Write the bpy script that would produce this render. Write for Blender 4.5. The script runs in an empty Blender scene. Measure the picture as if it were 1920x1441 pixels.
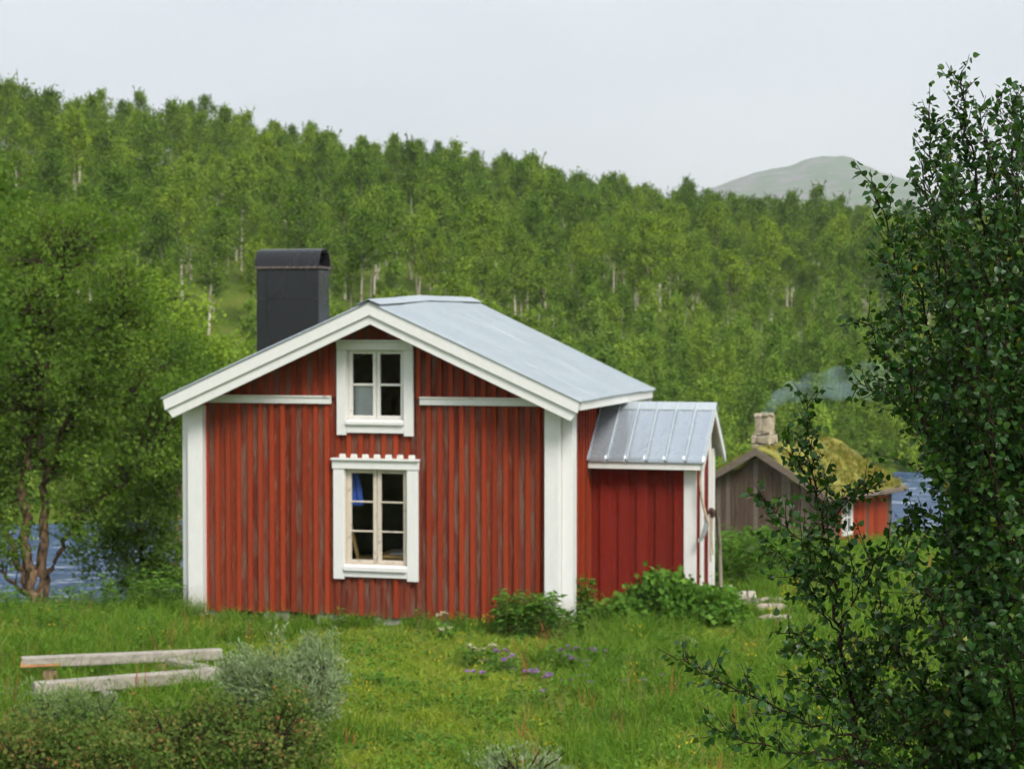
import bpy, math, random
import numpy as np
from mathutils import Vector, Matrix

# ------------------------------------------------------------------ camera, sky, sun, exposure
sc = bpy.context.scene
F_PX, CX, CY, EYE, HOR = 3800.0, 960.0, 720.5, 4.0, 600.0      # focal length in photo pixels, centre, eye height, horizon row
PITCH = math.atan((CY - HOR) / F_PX)
cam_d = bpy.data.cameras.new('camera')
cam = bpy.data.objects.new('camera', cam_d)
sc.collection.objects.link(cam)
cam.location = (0, 0, EYE)
cam.rotation_euler = (math.radians(90) - PITCH, 0, 0)
cam_d.sensor_width = 36.0
cam_d.lens = F_PX / 1920 * 36.0
cam_d.clip_start, cam_d.clip_end = 0.1, 12000
cam_d.dof.use_dof = True
cam_d.dof.focus_distance = 6.1
cam_d.dof.aperture_fstop = 9.5
sc.camera = cam

SUN_ELEV, SUN_AZ = 46.0, 152.0        # azimuth clockwise from the view direction (+Y): behind the camera, to the right
world = bpy.data.worlds.new('World'); sc.world = world; world.use_nodes = True
nt = world.node_tree; nt.nodes.clear()
def N(tree, typ, **kw):
    n = tree.nodes.new(typ)
    for k, v in kw.items():
        if k.startswith('i_'):
            key = k[2:]
            n.inputs[int(key) if key.isdigit() else key].default_value = v
        else: setattr(n, k, v)
    return n
w_out = N(nt, 'ShaderNodeOutputWorld'); w_bg = N(nt, 'ShaderNodeBackground', i_Strength=1.0)
sky = N(nt, 'ShaderNodeTexSky', sky_type='NISHITA', sun_disc=False)
sky.sun_elevation = math.radians(SUN_ELEV); sky.sun_rotation = math.radians(SUN_AZ)
sky.air_density = 1.0; sky.dust_density = 3.0
sk_s = N(nt, 'ShaderNodeVectorMath', operation='SCALE'); sk_s.inputs[3].default_value = 0.10
tc = N(nt, 'ShaderNodeTexCoord')
mp = N(nt, 'ShaderNodeMapping'); mp.inputs['Scale'].default_value = (1.6, 1.6, 4.0); mp.inputs['Location'].default_value = (0.35, 0.0, 0.2)
nz = N(nt, 'ShaderNodeTexNoise', i_Scale=1.3, i_Detail=5.0, i_Roughness=0.45)
rp = N(nt, 'ShaderNodeValToRGB')
rp.color_ramp.elements[0].position = 0.33; rp.color_ramp.elements[0].color = (0.288, 0.312, 0.334, 1)
rp.color_ramp.elements[1].position = 0.66; rp.color_ramp.elements[1].color = (0.380, 0.394, 0.404, 1)
mx = N(nt, 'ShaderNodeMix', data_type='RGBA'); mx.inputs[0].default_value = 0.90     # a closed cloud deck over the clear sky
L = nt.links.new
L(sky.outputs[0], sk_s.inputs[0]); L(tc.outputs['Generated'], mp.inputs[0]); L(mp.outputs[0], nz.inputs['Vector']); L(nz.outputs[0], rp.inputs[0])
L(sk_s.outputs[0], mx.inputs[6]); L(rp.outputs[0], mx.inputs[7]); L(mx.outputs[2], w_bg.inputs[0]); L(w_bg.outputs[0], w_out.inputs[0])

sun_d = bpy.data.lights.new('sun', 'SUN'); sun = bpy.data.objects.new('sun', sun_d); sc.collection.objects.link(sun)
sun_d.energy = 1.5; sun_d.angle = math.radians(22); sun_d.color = (1.0, 0.95, 0.87)
_a, _e = math.radians(SUN_AZ), math.radians(SUN_ELEV)
sun_dir = Vector((math.sin(_a) * math.cos(_e), math.cos(_a) * math.cos(_e), math.sin(_e)))
sun.rotation_euler = sun_dir.to_track_quat('Z', 'Y').to_euler()
sc.view_settings.view_transform = 'Standard'; sc.view_settings.look = 'None'
sc.view_settings.gamma = 1.0; sc.view_settings.use_curve_mapping = False
sc.view_settings.exposure = 1.3
sc.cycles.max_bounces = 5; sc.cycles.diffuse_bounces = 2; sc.cycles.glossy_bounces = 2; sc.cycles.transmission_bounces = 3
sc.cycles.transparent_max_bounces = 16; sc.cycles.volume_bounces = 0
sc.cycles.use_denoising = True
sc.cycles.use_adaptive_sampling = True; sc.cycles.adaptive_threshold = 0.03; sc.cycles.adaptive_min_samples = 12

# ------------------------------------------------------------------ helpers
C = sc.collection
R3 = cam.rotation_euler.to_matrix()
def at(px, py, Y):
    """world point seen at photo pixel (px, py) whose distance along the view axis (world Y) is Y"""
    d = R3 @ Vector(((px - CX) / F_PX, -(py - CY) / F_PX, -1.0))
    return Vector((0, 0, EYE)) + d * (Y / d.y)

def tag(o, label=None, cat=None, group=None, kind=None):
    if label: o['label'] = label
    if cat: o['category'] = cat
    if group: o['group'] = group
    if kind: o['kind'] = kind
    return o
def empty(name, loc, rz=0.0):
    o = bpy.data.objects.new(name, None); C.objects.link(o)
    o.location = loc; o.rotation_euler = (0, 0, rz); o.empty_display_size = 0.2
    return o
def link(name, me, m=None, parent=None, loc=None):
    o = bpy.data.objects.new(name, me); C.objects.link(o)
    if m is not None and len(me.materials) == 0: me.materials.append(m)
    if parent is not None: o.parent = parent
    if loc is not None: o.location = loc
    return o

class MB:
    """collects simple solids; build() links them as one mesh object"""
    def __init__(s): s.v = []; s.f = []
    def _add(s, vs, fs):
        b = len(s.v); s.v += [tuple(p) for p in vs]; s.f += [tuple(b + i for i in f) for f in fs]; return s
    def box(s, x0, x1, y0, y1, z0, z1):
        vs = [(x, y, z) for z in (z0, z1) for y in (y0, y1) for x in (x0, x1)]
        return s._add(vs, [(0,2,3,1), (4,5,7,6), (0,1,5,4), (2,6,7,3), (0,4,6,2), (1,3,7,5)])
    def prism(s, poly, a0, a1, axis='y'):
        """poly in (x,z) extruded along y, or in (y,z) extruded along x"""
        n = len(poly)
        mk = (lambda p, a: (p[0], a, p[1])) if axis == 'y' else (lambda p, a: (a, p[0], p[1])) if axis == 'x' else (lambda p, a: (p[0], p[1], a))
        vs = [mk(p, a0) for p in poly] + [mk(p, a1) for p in poly]
        fs = [tuple(range(n)), tuple(range(2 * n - 1, n - 1, -1))] + [(i, n + i, n + (i + 1) % n, (i + 1) % n) for i in range(n)]
        return s._add(vs, fs)
    def bar(s, a, b, w, h, up=(0, 0, 1), jit=0.0, rng=None):
        a, b = Vector(a), Vector(b); d = (b - a).normalized()
        sx = d.cross(Vector(up)).normalized(); sz = sx.cross(d)
        vs = [p + sx * (i * w / 2) + sz * (j * h / 2) for p in (a, b) for i, j in ((-1, -1), (1, -1), (1, 1), (-1, 1))]
        if jit: vs = [v + Vector((rng.uniform(-jit, jit) for _ in range(3))) for v in vs]
        return s._add(vs, [(0,1,2,3), (7,6,5,4), (0,4,5,1), (1,5,6,2), (2,6,7,3), (3,7,4,0)])
    def mesh(s, name, m=None):
        me = bpy.data.meshes.new(name); me.from_pydata(s.v, [], s.f); me.validate(); me.update()
        if m: me.materials.append(m)
        import bmesh as _bm
        b = _bm.new(); b.from_mesh(me); _bm.ops.recalc_face_normals(b, faces=b.faces); b.to_mesh(me); b.free()
        return me
    def build(s, name, m, parent=None, bevel=0.0, loc=None):
        o = link(name, s.mesh(name, m), None, parent, loc)
        if bevel:
            md = o.modifiers.new('bevel', 'BEVEL'); md.width = bevel; md.segments = 2; md.limit_method = 'ANGLE'
        return o

def mesh_np(name, V, Fq, smooth=False, **attrs):
    V = np.asarray(V, np.float32); Fq = np.asarray(Fq, np.int32)
    me = bpy.data.meshes.new(name); me.vertices.add(len(V)); me.vertices.foreach_set('co', V.ravel())
    k = Fq.shape[1]; me.loops.add(Fq.size); me.loops.foreach_set('vertex_index', Fq.ravel())
    me.polygons.add(len(Fq)); me.polygons.foreach_set('loop_start', np.arange(0, Fq.size, k, dtype=np.int32))
    me.polygons.foreach_set('use_smooth', np.full(len(Fq), smooth))
    for n, a in attrs.items():
        at_ = me.attributes.new(n, 'FLOAT', 'POINT'); at_.data.foreach_set('value', np.asarray(a, np.float32))
    me.update()
    return me

def catmull(P, n=6):
    P = [np.array(p, float) for p in P]
    if len(P) < 3: 
        return np.array([P[0] + (P[-1] - P[0]) * t for t in np.linspace(0, 1, n + 1)])
    Q = [2 * P[0] - P[1]] + P + [2 * P[-1] - P[-2]]
    out = []
    for i in range(1, len(Q) - 2):
        a, b, c, d = Q[i - 1:i + 3]
        for t in np.linspace(0, 1, n, endpoint=False):
            out.append(0.5 * (2 * b + (c - a) * t + (2 * a - 5 * b + 4 * c - d) * t * t + (3 * b - a - 3 * c + d) * t ** 3))
    out.append(P[-1])
    return np.array(out)

def tubes(name, lines, sides=6):
    """lines: list of (points (n,3), radii (n,)) -> one mesh of tapered tubes"""
    VV, FF, TT, base = [], [], [], 0
    ang = np.arange(sides) * 2 * math.pi / sides
    for P, rad in lines:
        P = np.asarray(P, float); n = len(P); rad = np.asarray(rad, float)
        T = np.gradient(P, axis=0); T /= (np.linalg.norm(T, axis=1, keepdims=True) + 1e-9)
        ref = np.where(np.abs(T[:, 2:3]) > 0.9, np.array([[1.0, 0, 0]]), np.array([[0, 0, 1.0]]))
        A = np.cross(T, ref); A /= (np.linalg.norm(A, axis=1, keepdims=True) + 1e-9); B = np.cross(T, A)
        ring = P[:, None, :] + rad[:, None, None] * (np.cos(ang)[None, :, None] * A[:, None, :] + np.sin(ang)[None, :, None] * B[:, None, :])
        VV.append(ring.reshape(-1, 3)); TT.append(np.repeat(np.clip((rad - 0.02) / 0.03, 0, 1), sides))
        i = np.arange(n - 1)[:, None] * sides; j = np.arange(sides)[None, :]; j2 = (j + 1) % sides
        FF.append((base + np.stack([i + j, i + j2, i + sides + j2, i + sides + j], -1)).reshape(-1, 4))
        base += n * sides
    return mesh_np(name, np.concatenate(VV), np.concatenate(FF), smooth=True, tone=np.concatenate(TT))

# leaf outlines: (template vertices, quad faces); x across, y along the leaf, z off its plane
LEAF_RHOMB = (np.array([(0, 0, 0), (0.5, 0.45, 0.10), (0, 1, 0), (-0.5, 0.45, 0.10)]), np.array([(0, 1, 2, 3)]))
LEAF_LONG = (np.array([(0, 0, 0), (0.17, 0.45, 0.03), (0, 1, -0.12), (-0.17, 0.45, 0.03)]), np.array([(0, 1, 2, 3)]))
LEAF_BIRCH = (np.array([(0, 0, 0), (0, 0.35, -0.03), (0, 0.7, -0.05), (0, 1.05, -0.16),
                        (0.30, 0.06, 0.05), (0.44, 0.30, 0.09), (0.30, 0.62, 0.04), (0.10, 0.86, -0.06),
                        (-0.30, 0.06, 0.05), (-0.44, 0.30, 0.09), (-0.30, 0.62, 0.04), (-0.10, 0.86, -0.06)]),
              np.array([(0, 4, 5, 1), (1, 5, 6, 2), (2, 6, 7, 3), (8, 0, 1, 9), (9, 1, 2, 10), (10, 2, 3, 11)]))
def leaf_frames(rng, D, up=0.5, jit=0.6):
    """for wanted leaf directions D give orthonormal frames (x across, y along, z normal)"""
    n = len(D)
    Yv = D + rng.normal(0, jit, (n, 3)); Yv /= np.linalg.norm(Yv, axis=1, keepdims=True) + 1e-9
    Zr = rng.normal(0, 1, (n, 3)) * (1 - up) + np.array([0, 0, 1.0]) * up
    X = np.cross(Yv, Zr); X /= np.linalg.norm(X, axis=1, keepdims=True) + 1e-9
    Z = np.cross(X, Yv)
    return X, Yv, Z
def leaves(name, rng, P, D, size, tmpl=LEAF_RHOMB, up=0.5, jit=0.6, tone=None, smooth=False, frames=None):
    T, Fq = tmpl; n = len(P)
    X, Yv, Z = frames if frames is not None else leaf_frames(rng, D, up, jit)
    s = np.asarray(size, float) * np.ones(n)
    V = P[:, None, :] + s[:, None, None] * (T[None, :, 0:1] * X[:, None, :] + T[None, :, 1:2] * Yv[:, None, :] + T[None, :, 2:3] * Z[:, None, :])
    FF = (np.arange(n)[:, None, None] * len(T) + Fq[None]).reshape(-1, Fq.shape[1])
    if tone is None: tone = rng.uniform(0, 1, n)
    return mesh_np(name, V.reshape(-1, 3), FF, smooth=smooth, tone=np.repeat(tone, len(T)))

# ------------------------------------------------------------------ materials (all procedural)
def new_mat(name):
    m = bpy.data.materials.new(name); m.use_nodes = True; t = m.node_tree; t.nodes.clear()
    o = N(t, 'ShaderNodeOutputMaterial'); b = N(t, 'ShaderNodeBsdfPrincipled')
    t.links.new(b.outputs[0], o.inputs[0])
    return m, t, b, o
def ramp(t, stops, src=None):
    r = N(t, 'ShaderNodeValToRGB'); e = r.color_ramp.elements
    while len(e) < len(stops): e.new(0.5)
    for el, (p, c) in zip(e, stops): el.position = p; el.color = (*c, 1) if len(c) == 3 else c
    if src is not None: t.links.new(src, r.inputs[0])
    return r.outputs[0]
def noise(t, scale, detail=3.0, rough=0.55, vscale=(1, 1, 1), rnd=0.0, coord='Object'):
    tc = N(t, 'ShaderNodeTexCoord'); mp = N(t, 'ShaderNodeMapping'); mp.inputs['Scale'].default_value = vscale
    t.links.new(tc.outputs[coord], mp.inputs[0]); v = mp.outputs[0]
    if rnd:
        oi = N(t, 'ShaderNodeObjectInfo'); ml = N(t, 'ShaderNodeMath', operation='MULTIPLY'); ml.inputs[1].default_value = rnd
        t.links.new(oi.outputs['Random'], ml.inputs[0])
        ad = N(t, 'ShaderNodeVectorMath', operation='ADD'); t.links.new(v, ad.inputs[0]); t.links.new(ml.outputs[0], ad.inputs[1]); v = ad.outputs[0]
    n = N(t, 'ShaderNodeTexNoise', i_Scale=scale, i_Detail=detail, i_Roughness=rough)
    t.links.new(v, n.inputs['Vector'])
    return n.outputs[0]
def mixc(t, fac, a, b, mode='MIX'):
    m = N(t, 'ShaderNodeMix', data_type='RGBA', blend_type=mode)
    for i, x in ((0, fac), (6, a), (7, b)):
        if hasattr(x, 'is_linked'): t.links.new(x, m.inputs[i])
        else: m.inputs[i].default_value = x if i == 0 else ((*x, 1) if len(x) == 3 else x)
    return m.outputs[2]
def bump(t, b, h, strength=0.3, dist=0.01):
    n = N(t, 'ShaderNodeBump', i_Strength=strength, i_Distance=dist); t.links.new(h, n.inputs['Height']); t.links.new(n.outputs[0], b.inputs['Normal'])
def rand_ramp(t, stops):
    oi = N(t, 'ShaderNodeObjectInfo'); return ramp(t, stops, oi.outputs['Random'])

def leaf_mat(name, stops, rough=0.5, transl=0.3, spec=0.3, vary=0.0, gloss=False):
    m, t, b, o = new_mat(name)
    a = N(t, 'ShaderNodeAttribute', attribute_name='tone')
    c = ramp(t, stops, a.outputs['Fac'])
    if vary:
        v = rand_ramp(t, [(0, (1 - vary, 1 - vary * 0.8, 1 - vary)), (0.5, (1, 1, 1)), (1, (1 + vary * 1.1, 1 + vary * 0.7, 1 - vary * 0.3))])
        c = mixc(t, 1.0, c, v, 'MULTIPLY')
    if gloss: t.links.new(c, b.inputs['Base Color']); b.inputs['Roughness'].default_value = rough; b.inputs['Specular IOR Level'].default_value = spec
    else: t.nodes.remove(b); b = N(t, 'ShaderNodeBsdfDiffuse'); t.links.new(c, b.inputs[0])
    tr = N(t, 'ShaderNodeBsdfTranslucent'); ms = N(t, 'ShaderNodeMixShader', i_0=transl)
    tcol = mixc(t, 1.0, c, (1.25, 1.2, 0.6), 'MULTIPLY'); t.links.new(tcol, tr.inputs[0])
    t.links.new(b.outputs[0], ms.inputs[1]); t.links.new(tr.outputs[0], ms.inputs[2]); t.links.new(ms.outputs[0], o.inputs[0])
    return m

def red_paint(name, base, dark, bare, wear, rough=0.8):
    """distemper-painted sawn boards: tone differs from board to board, paint worn to bare wood in streaks"""
    m, t, b, o = new_mat(name)
    n1 = noise(t, 2.2, 6, 0.72, (18, 18, 2.2), 40); n2 = noise(t, 3.0, 4, 0.6, (40, 40, 2.0), 17); n3 = noise(t, 2.0, 2, 0.5, (6, 6, 1.2), 91)
    c = mixc(t, ramp(t, [(0.3, (0, 0, 0)), (0.75, (1, 1, 1))], n2), base, dark)
    tone = rand_ramp(t, [(0, (0.70, 0.72, 0.75)), (0.35, (0.95, 0.95, 0.95)), (0.7, (1.1, 1.1, 1.1)), (1, (0.86, 1.0, 1.1))])
    c = mixc(t, 1.0, c, tone, 'MULTIPLY')
    lo, hi = wear
    w = ramp(t, [(lo, (0, 0, 0)), (hi, (1, 1, 1))], n1)
    w2 = ramp(t, [(0.36, (0, 0, 0)), (0.62, (1, 1, 1))], n3)
    wf = mixc(t, 1.0, w, w2, 'MULTIPLY')
    c = mixc(t, wf, c, bare)
    t.links.new(c, b.inputs['Base Color']); b.inputs['Roughness'].default_value = rough; b.inputs['Specular IOR Level'].default_value = 0.15
    bump(t, b, n2, 0.35, 0.004)
    return m
def plain(name, col, rough=0.6, var=0.12, scale=6, vs=(1, 1, 1), bmp=0.1, metal=0.0, spec=0.4):
    m, t, b, o = new_mat(name)
    n = noise(t, scale, 4, 0.6, vs, 13)
    c = ramp(t, [(0.25, tuple(x * (1 - var) for x in col)), (0.75, tuple(min(1, x * (1 + var)) for x in col))], n)
    t.links.new(c, b.inputs['Base Color']); b.inputs['Roughness'].default_value = rough; b.inputs['Metallic'].default_value = metal
    b.inputs['Specular IOR Level'].default_value = spec
    if bmp: bump(t, b, n, bmp, 0.01)
    return m

M = {}
M['red_cover'] = red_paint('red_cover_board', (0.375, 0.052, 0.017), (0.245, 0.034, 0.013), (0.33, 0.14, 0.075), (0.60, 0.80))
M['red_under'] = red_paint('red_under_board', (0.245, 0.040, 0.017), (0.140, 0.029, 0.015), (0.25, 0.125, 0.08), (0.47, 0.68))
M['red_old'] = red_paint('red_worn_board', (0.23, 0.040, 0.020), (0.12, 0.030, 0.020), (0.19, 0.11, 0.08), (0.34, 0.56))
M['red_porch'] = red_paint('red_porch_board', (0.255, 0.023, 0.012), (0.165, 0.016, 0.010), (0.24, 0.07, 0.03), (0.58, 0.80), 0.75)
def white_paint(name, col, wear):
    m, t, b, o = new_mat(name)
    n1 = noise(t, 3.0, 5, 0.65, (5, 5, 1.2), 21); n2 = noise(t, 9, 6, 0.75, (1, 1, 1), 5)
    c = ramp(t, [(0.3, tuple(x * 0.93 for x in col)), (0.7, col)], n1)
    c = mixc(t, ramp(t, [(wear, (0, 0, 0)), (wear + 0.06, (1, 1, 1))], n2), c, (0.42, 0.36, 0.30))
    gn = noise(t, 3.0, 3, 0.6, (60, 60, 2.0), 7)
    c = mixc(t, ramp(t, [(0.5, (0, 0, 0)), (0.8, (0.25, 0.25, 0.25))], gn), c, (0.55, 0.52, 0.47))
    tcz = N(t, 'ShaderNodeTexCoord'); sz = N(t, 'ShaderNodeSeparateXYZ'); t.links.new(tcz.outputs['Object'], sz.inputs[0])      # splashed soil low on the boards
    ad = N(t, 'ShaderNodeMath', operation='MULTIPLY_ADD'); ad.inputs[1].default_value = 0.55; t.links.new(n1, ad.inputs[0]); t.links.new(sz.outputs[2], ad.inputs[2])
    c = mixc(t, ramp(t, [(0.25, (0.55, 0.55, 0.55)), (0.62, (0, 0, 0))], ad.outputs[0]), c, (0.34, 0.31, 0.22))
    t.links.new(c, b.inputs['Base Color']); b.inputs['Roughness'].default_value = 0.6; bump(t, b, gn, 0.15, 0.003)
    return m
M['white'] = white_paint('white_trim_paint', (0.81, 0.81, 0.80), 0.74)
M['white_worn'] = white_paint('flaking_white_paint', (0.78, 0.76, 0.72), 0.60)
M['cream'] = white_paint('weathered_cream_sash', (0.66, 0.58, 0.48), 0.56)
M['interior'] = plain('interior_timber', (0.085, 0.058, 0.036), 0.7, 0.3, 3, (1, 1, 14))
M['inside_floor'] = plain('interior_floor', (0.22, 0.14, 0.08), 0.6, 0.2)
M['pine'] = plain('varnished_pine', (0.72, 0.48, 0.18), 0.4, 0.15, 5, (1, 1, 8))
M['blue_cloth'] = plain('blue_cloth', (0.05, 0.13, 0.55), 0.8, 0.15)
M['grey_cloth'] = plain('translucent_plastic', (0.74, 0.76, 0.79), 0.35, 0.12, 3)
M['dark'] = plain('painted_loft_shade', (0.02, 0.018, 0.015), 0.9)  # near-black stand-in for the darkness of the loft
m, t, b, o = new_mat('window_glass'); M['glass'] = m
fr = N(t, 'ShaderNodeFresnel', i_IOR=1.3); tp = N(t, 'ShaderNodeBsdfTransparent'); gl = N(t, 'ShaderNodeBsdfGlossy', i_Roughness=0.02); ms = N(t, 'ShaderNodeMixShader')
tp.inputs[0].default_value = (0.86, 0.88, 0.87, 1)
bn = N(t, 'ShaderNodeBump', i_Strength=0.12, i_Distance=0.02); t.links.new(noise(t, 5, 1, 0.4), bn.inputs['Height']); t.links.new(bn.outputs[0], gl.inputs['Normal'])
t.links.new(fr.outputs[0], ms.inputs[0]); t.links.new(tp.outputs[0], ms.inputs[1]); t.links.new(gl.outputs[0], ms.inputs[2]); t.links.new(ms.outputs[0], o.inputs[0])
def metal_sheet(name, col, rough, bs, vs=(1, 1, 1), sc_=2.0):
    m, t, b, o = new_mat(name)
    n = noise(t, sc_, 3, 0.5, vs, 9); n2 = noise(t, 22, 4, 0.7, (1, 1, 0.3), 3)
    c = ramp(t, [(0.3, tuple(x * 0.86 for x in col)), (0.7, col)], n2)
    t.links.new(c, b.inputs['Base Color']); b.inputs['Metallic'].default_value = 0.55
    t.links.new(ramp(t, [(0.3, (rough * 0.75,) * 3), (0.7, (rough * 1.3,) * 3)], n), b.inputs['Roughness']); bump(t, b, n, bs, 0.02)
    return m
M['roof'] = metal_sheet('galvanised_roof_sheet', (0.47, 0.53, 0.57), 0.42, 0.05)
M['ridge'] = metal_sheet('galvanised_ridge', (0.54, 0.60, 0.64), 0.5, 0.05)
M['porch_roof'] = metal_sheet('porch_sheet_metal', (0.50, 0.56, 0.63), 0.24, 0.35, (1.0, 1.0, 1.0), 4.0)
M['chimney'] = metal_sheet('black_sheet_metal', (0.024, 0.026, 0.030), 0.24, 0.16, (3, 3, 0.6), 2.0)
M['chimney'].node_tree.nodes['Principled BSDF'].inputs['Metallic'].default_value = 0.25
M['rust'] = plain('rusty_edge', (0.10, 0.075, 0.065), 0.7, 0.4, 18)
M['grey_wood'] = plain('silvered_timber', (0.36, 0.325, 0.285), 0.8, 0.35, 4, (1, 6, 6), 0.3, spec=0.2)
M['fresh_wood'] = plain('split_orange_timber', (0.42, 0.21, 0.08), 0.75, 0.3, 6)
M['brown_wood'] = plain('brown_weathered_board', (0.115, 0.078, 0.058), 0.85, 0.45, 3, (12, 12, 1.2), 0.35, spec=0.15)
M['pale_plank'] = plain('pale_step_plank', (0.50, 0.44, 0.38), 0.8, 0.2, 5, (1, 5, 1))
M['stone'] = plain('lichen_stone', (0.40, 0.34, 0.25), 0.9, 0.4, 7, bmp=0.5)
M['flag'] = plain('flat_path_stone', (0.40, 0.33, 0.27), 0.9, 0.25, 5, bmp=0.4)
M['ash_stone'] = plain('grey_footing_stone', (0.34, 0.32, 0.31), 0.9, 0.3, 5, bmp=0.4)
M['char'] = plain('charred_log', (0.03, 0.022, 0.018), 0.8, 0.4, 8)
M['steel'] = plain('dull_steel', (0.34, 0.36, 0.36), 0.45, 0.2, 6, metal=0.5)
M['rope'] = plain('hemp_rope', (0.42, 0.34, 0.25), 0.9, 0.25, 20)
def bark(name, pale, darkc, sc_=3.0, lo=0.42, hi=0.55, thin=None):
    m, t, b, o = new_mat(name)
    n = noise(t, sc_, 4, 0.65, (2.5, 2.5, 1.0), 31); c = ramp(t, [(lo, darkc), (hi, pale)], n)
    if thin:
        a = N(t, 'ShaderNodeAttribute', attribute_name='tone'); c = mixc(t, a.outputs['Fac'], thin, c)
    t.links.new(c, b.inputs['Base Color']); b.inputs['Roughness'].default_value = 0.85; b.inputs['Specular IOR Level'].default_value = 0.15; bump(t, b, n, 0.6, 0.03)
    return m
M['birch_bark'] = bark('pale_birch_bark', (0.62, 0.56, 0.47), (0.20, 0.14, 0.10), 3.0, 0.36, 0.5, (0.06, 0.045, 0.03))
M['brown_bark'] = bark('brown_birch_bark', (0.30, 0.19, 0.12), (0.045, 0.028, 0.02), 6.0, 0.40, 0.60, (0.05, 0.034, 0.022))
M['twig'] = bark('dark_twig_bark', (0.042, 0.024, 0.016), (0.022, 0.013, 0.010), 30.0)
M['herb_stem'] = plain('herb_stem', (0.12, 0.15, 0.04), 0.7)
M['hill_leaf'] = leaf_mat('hill_birch_leaf', [(0, (0.060, 0.125, 0.018)), (0.5, (0.155, 0.270, 0.038)), (1, (0.290, 0.405, 0.066))], 0.55, 0.36, 0.25, 0.40)
M['young_leaf'] = leaf_mat('young_birch_leaf', [(0, (0.080, 0.165, 0.026)), (0.5, (0.190, 0.320, 0.050)), (1, (0.310, 0.430, 0.082))], 0.55, 0.36, 0.25, 0.30)
M['left_leaf'] = leaf_mat('bank_birch_leaf', [(0, (0.065, 0.135, 0.022)), (0.6, (0.120, 0.220, 0.036)), (1, (0.215, 0.315, 0.065))], 0.45, 0.45, 0.3, 0.12)
M['near_leaf'] = leaf_mat('near_birch_leaf', [(0, (0.014, 0.050, 0.010)), (0.6, (0.030, 0.092, 0.015)), (0.93, (0.080, 0.150, 0.018)), (1, (0.20, 0.20, 0.02))], 0.38, 0.30, 0.32, 0.0, True)
M['willow_leaf'] = leaf_mat('downy_willow_leaf', [(0, (0.12, 0.19, 0.07)), (0.6, (0.24, 0.32, 0.16)), (1, (0.41, 0.48, 0.31))], 0.7, 0.2, 0.15)
M['grey_green_leaf'] = leaf_mat('grey_green_leaf', [(0, (0.09, 0.16, 0.045)), (0.6, (0.17, 0.25, 0.09)), (1, (0.27, 0.34, 0.16))], 0.7, 0.25, 0.15)
M['dwarf_leaf'] = leaf_mat('dwarf_birch_leaf', [(0, (0.055, 0.115, 0.022)), (0.5, (0.105, 0.170, 0.036)), (0.78, (0.185, 0.195, 0.058)), (0.93, (0.28, 0.140, 0.060)), (1, (0.30, 0.08, 0.04))], 0.5, 0.25, 0.3)
M['herb_leaf'] = leaf_mat('herb_leaf', [(0, (0.055, 0.140, 0.022)), (0.6, (0.110, 0.240, 0.034)), (1, (0.200, 0.340, 0.058))], 0.5, 0.3, 0.3)
M['grass'] = leaf_mat('grass_blade', [(0, (0.060, 0.145, 0.018)), (0.6, (0.135, 0.255, 0.028)), (1, (0.275, 0.370, 0.065))], 0.5, 0.35, 0.25)
M['grass_lawn'] = leaf_mat('lawn_blade', [(0, (0.150, 0.235, 0.022)), (0.6, (0.275, 0.365, 0.040)), (1, (0.450, 0.460, 0.115))], 0.5, 0.35, 0.25)
M['grass_dry'] = leaf_mat('dry_grass_blade', [(0, (0.20, 0.19, 0.05)), (0.6, (0.34, 0.30, 0.11)), (1, (0.40, 0.31, 0.15))], 0.6, 0.3, 0.2)
M['moss'] = leaf_mat('roof_turf_blade', [(0, (0.12, 0.17, 0.028)), (0.6, (0.26, 0.25, 0.05)), (1, (0.38, 0.28, 0.075))], 0.7, 0.25, 0.15)
M['petal_purple'] = leaf_mat('purple_petal', [(0, (0.30, 0.13, 0.48)), (1, (0.46, 0.24, 0.62))], 0.6, 0.3, 0.2)
M['petal_white'] = leaf_mat('white_umbel', [(0, (0.62, 0.60, 0.42)), (1, (0.80, 0.79, 0.66))], 0.6, 0.3, 0.2)
M['petal_yellow'] = leaf_mat('yellow_petal', [(0, (0.70, 0.50, 0.02)), (1, (0.80, 0.62, 0.06))], 0.6, 0.3, 0.2)
M['petal_rust'] = leaf_mat('sorrel_seed', [(0, (0.30, 0.09, 0.05)), (1, (0.42, 0.16, 0.07))], 0.7, 0.2, 0.2)
# ground: meadow soil and moss in the open, darker litter under the wood
m, t, b, o = new_mat('meadow_ground'); M['ground'] = m
g1 = noise(t, 0.55, 5, 0.6); g2 = noise(t, 6.0, 5, 0.7)
c = ramp(t, [(0.3, (0.060, 0.115, 0.014)), (0.5, (0.105, 0.165, 0.020)), (0.7, (0.175, 0.190, 0.035))], g1)
c = mixc(t, ramp(t, [(0.45, (0, 0, 0)), (0.75, (1, 1, 1))], g2), c, (0.065, 0.085, 0.018))
t.links.new(c, b.inputs['Base Color']); b.inputs['Roughness'].default_value = 0.95; b.inputs['Specular IOR Level'].default_value = 0.1; bump(t, b, g2, 0.8, 0.05)
m, t, b, o = new_mat('river_water'); M['water'] = m
wv = noise(t, 0.9, 5, 0.65, (0.8, 2.0, 1)); w2 = noise(t, 0.16, 3, 0.5, (1, 2, 1))
c = ramp(t, [(0.38, (0.022, 0.052, 0.15)), (0.56, (0.07, 0.12, 0.25)), (0.66, (0.50, 0.55, 0.63))], wv)  # reflected sky painted into the colour: blue water, whitish ripples
t.links.new(c, b.inputs['Base Color']); b.inputs['Roughness'].default_value = 0.22; b.inputs['IOR'].default_value = 1.33; bump(t, b, wv, 0.9, 0.22)
m, t, b, o = new_mat('fell_heath'); M['fell'] = m
f1 = noise(t, 0.012, 6, 0.6); f2 = noise(t, 0.03, 5, 0.7, (1, 1, 2.2))
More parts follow.
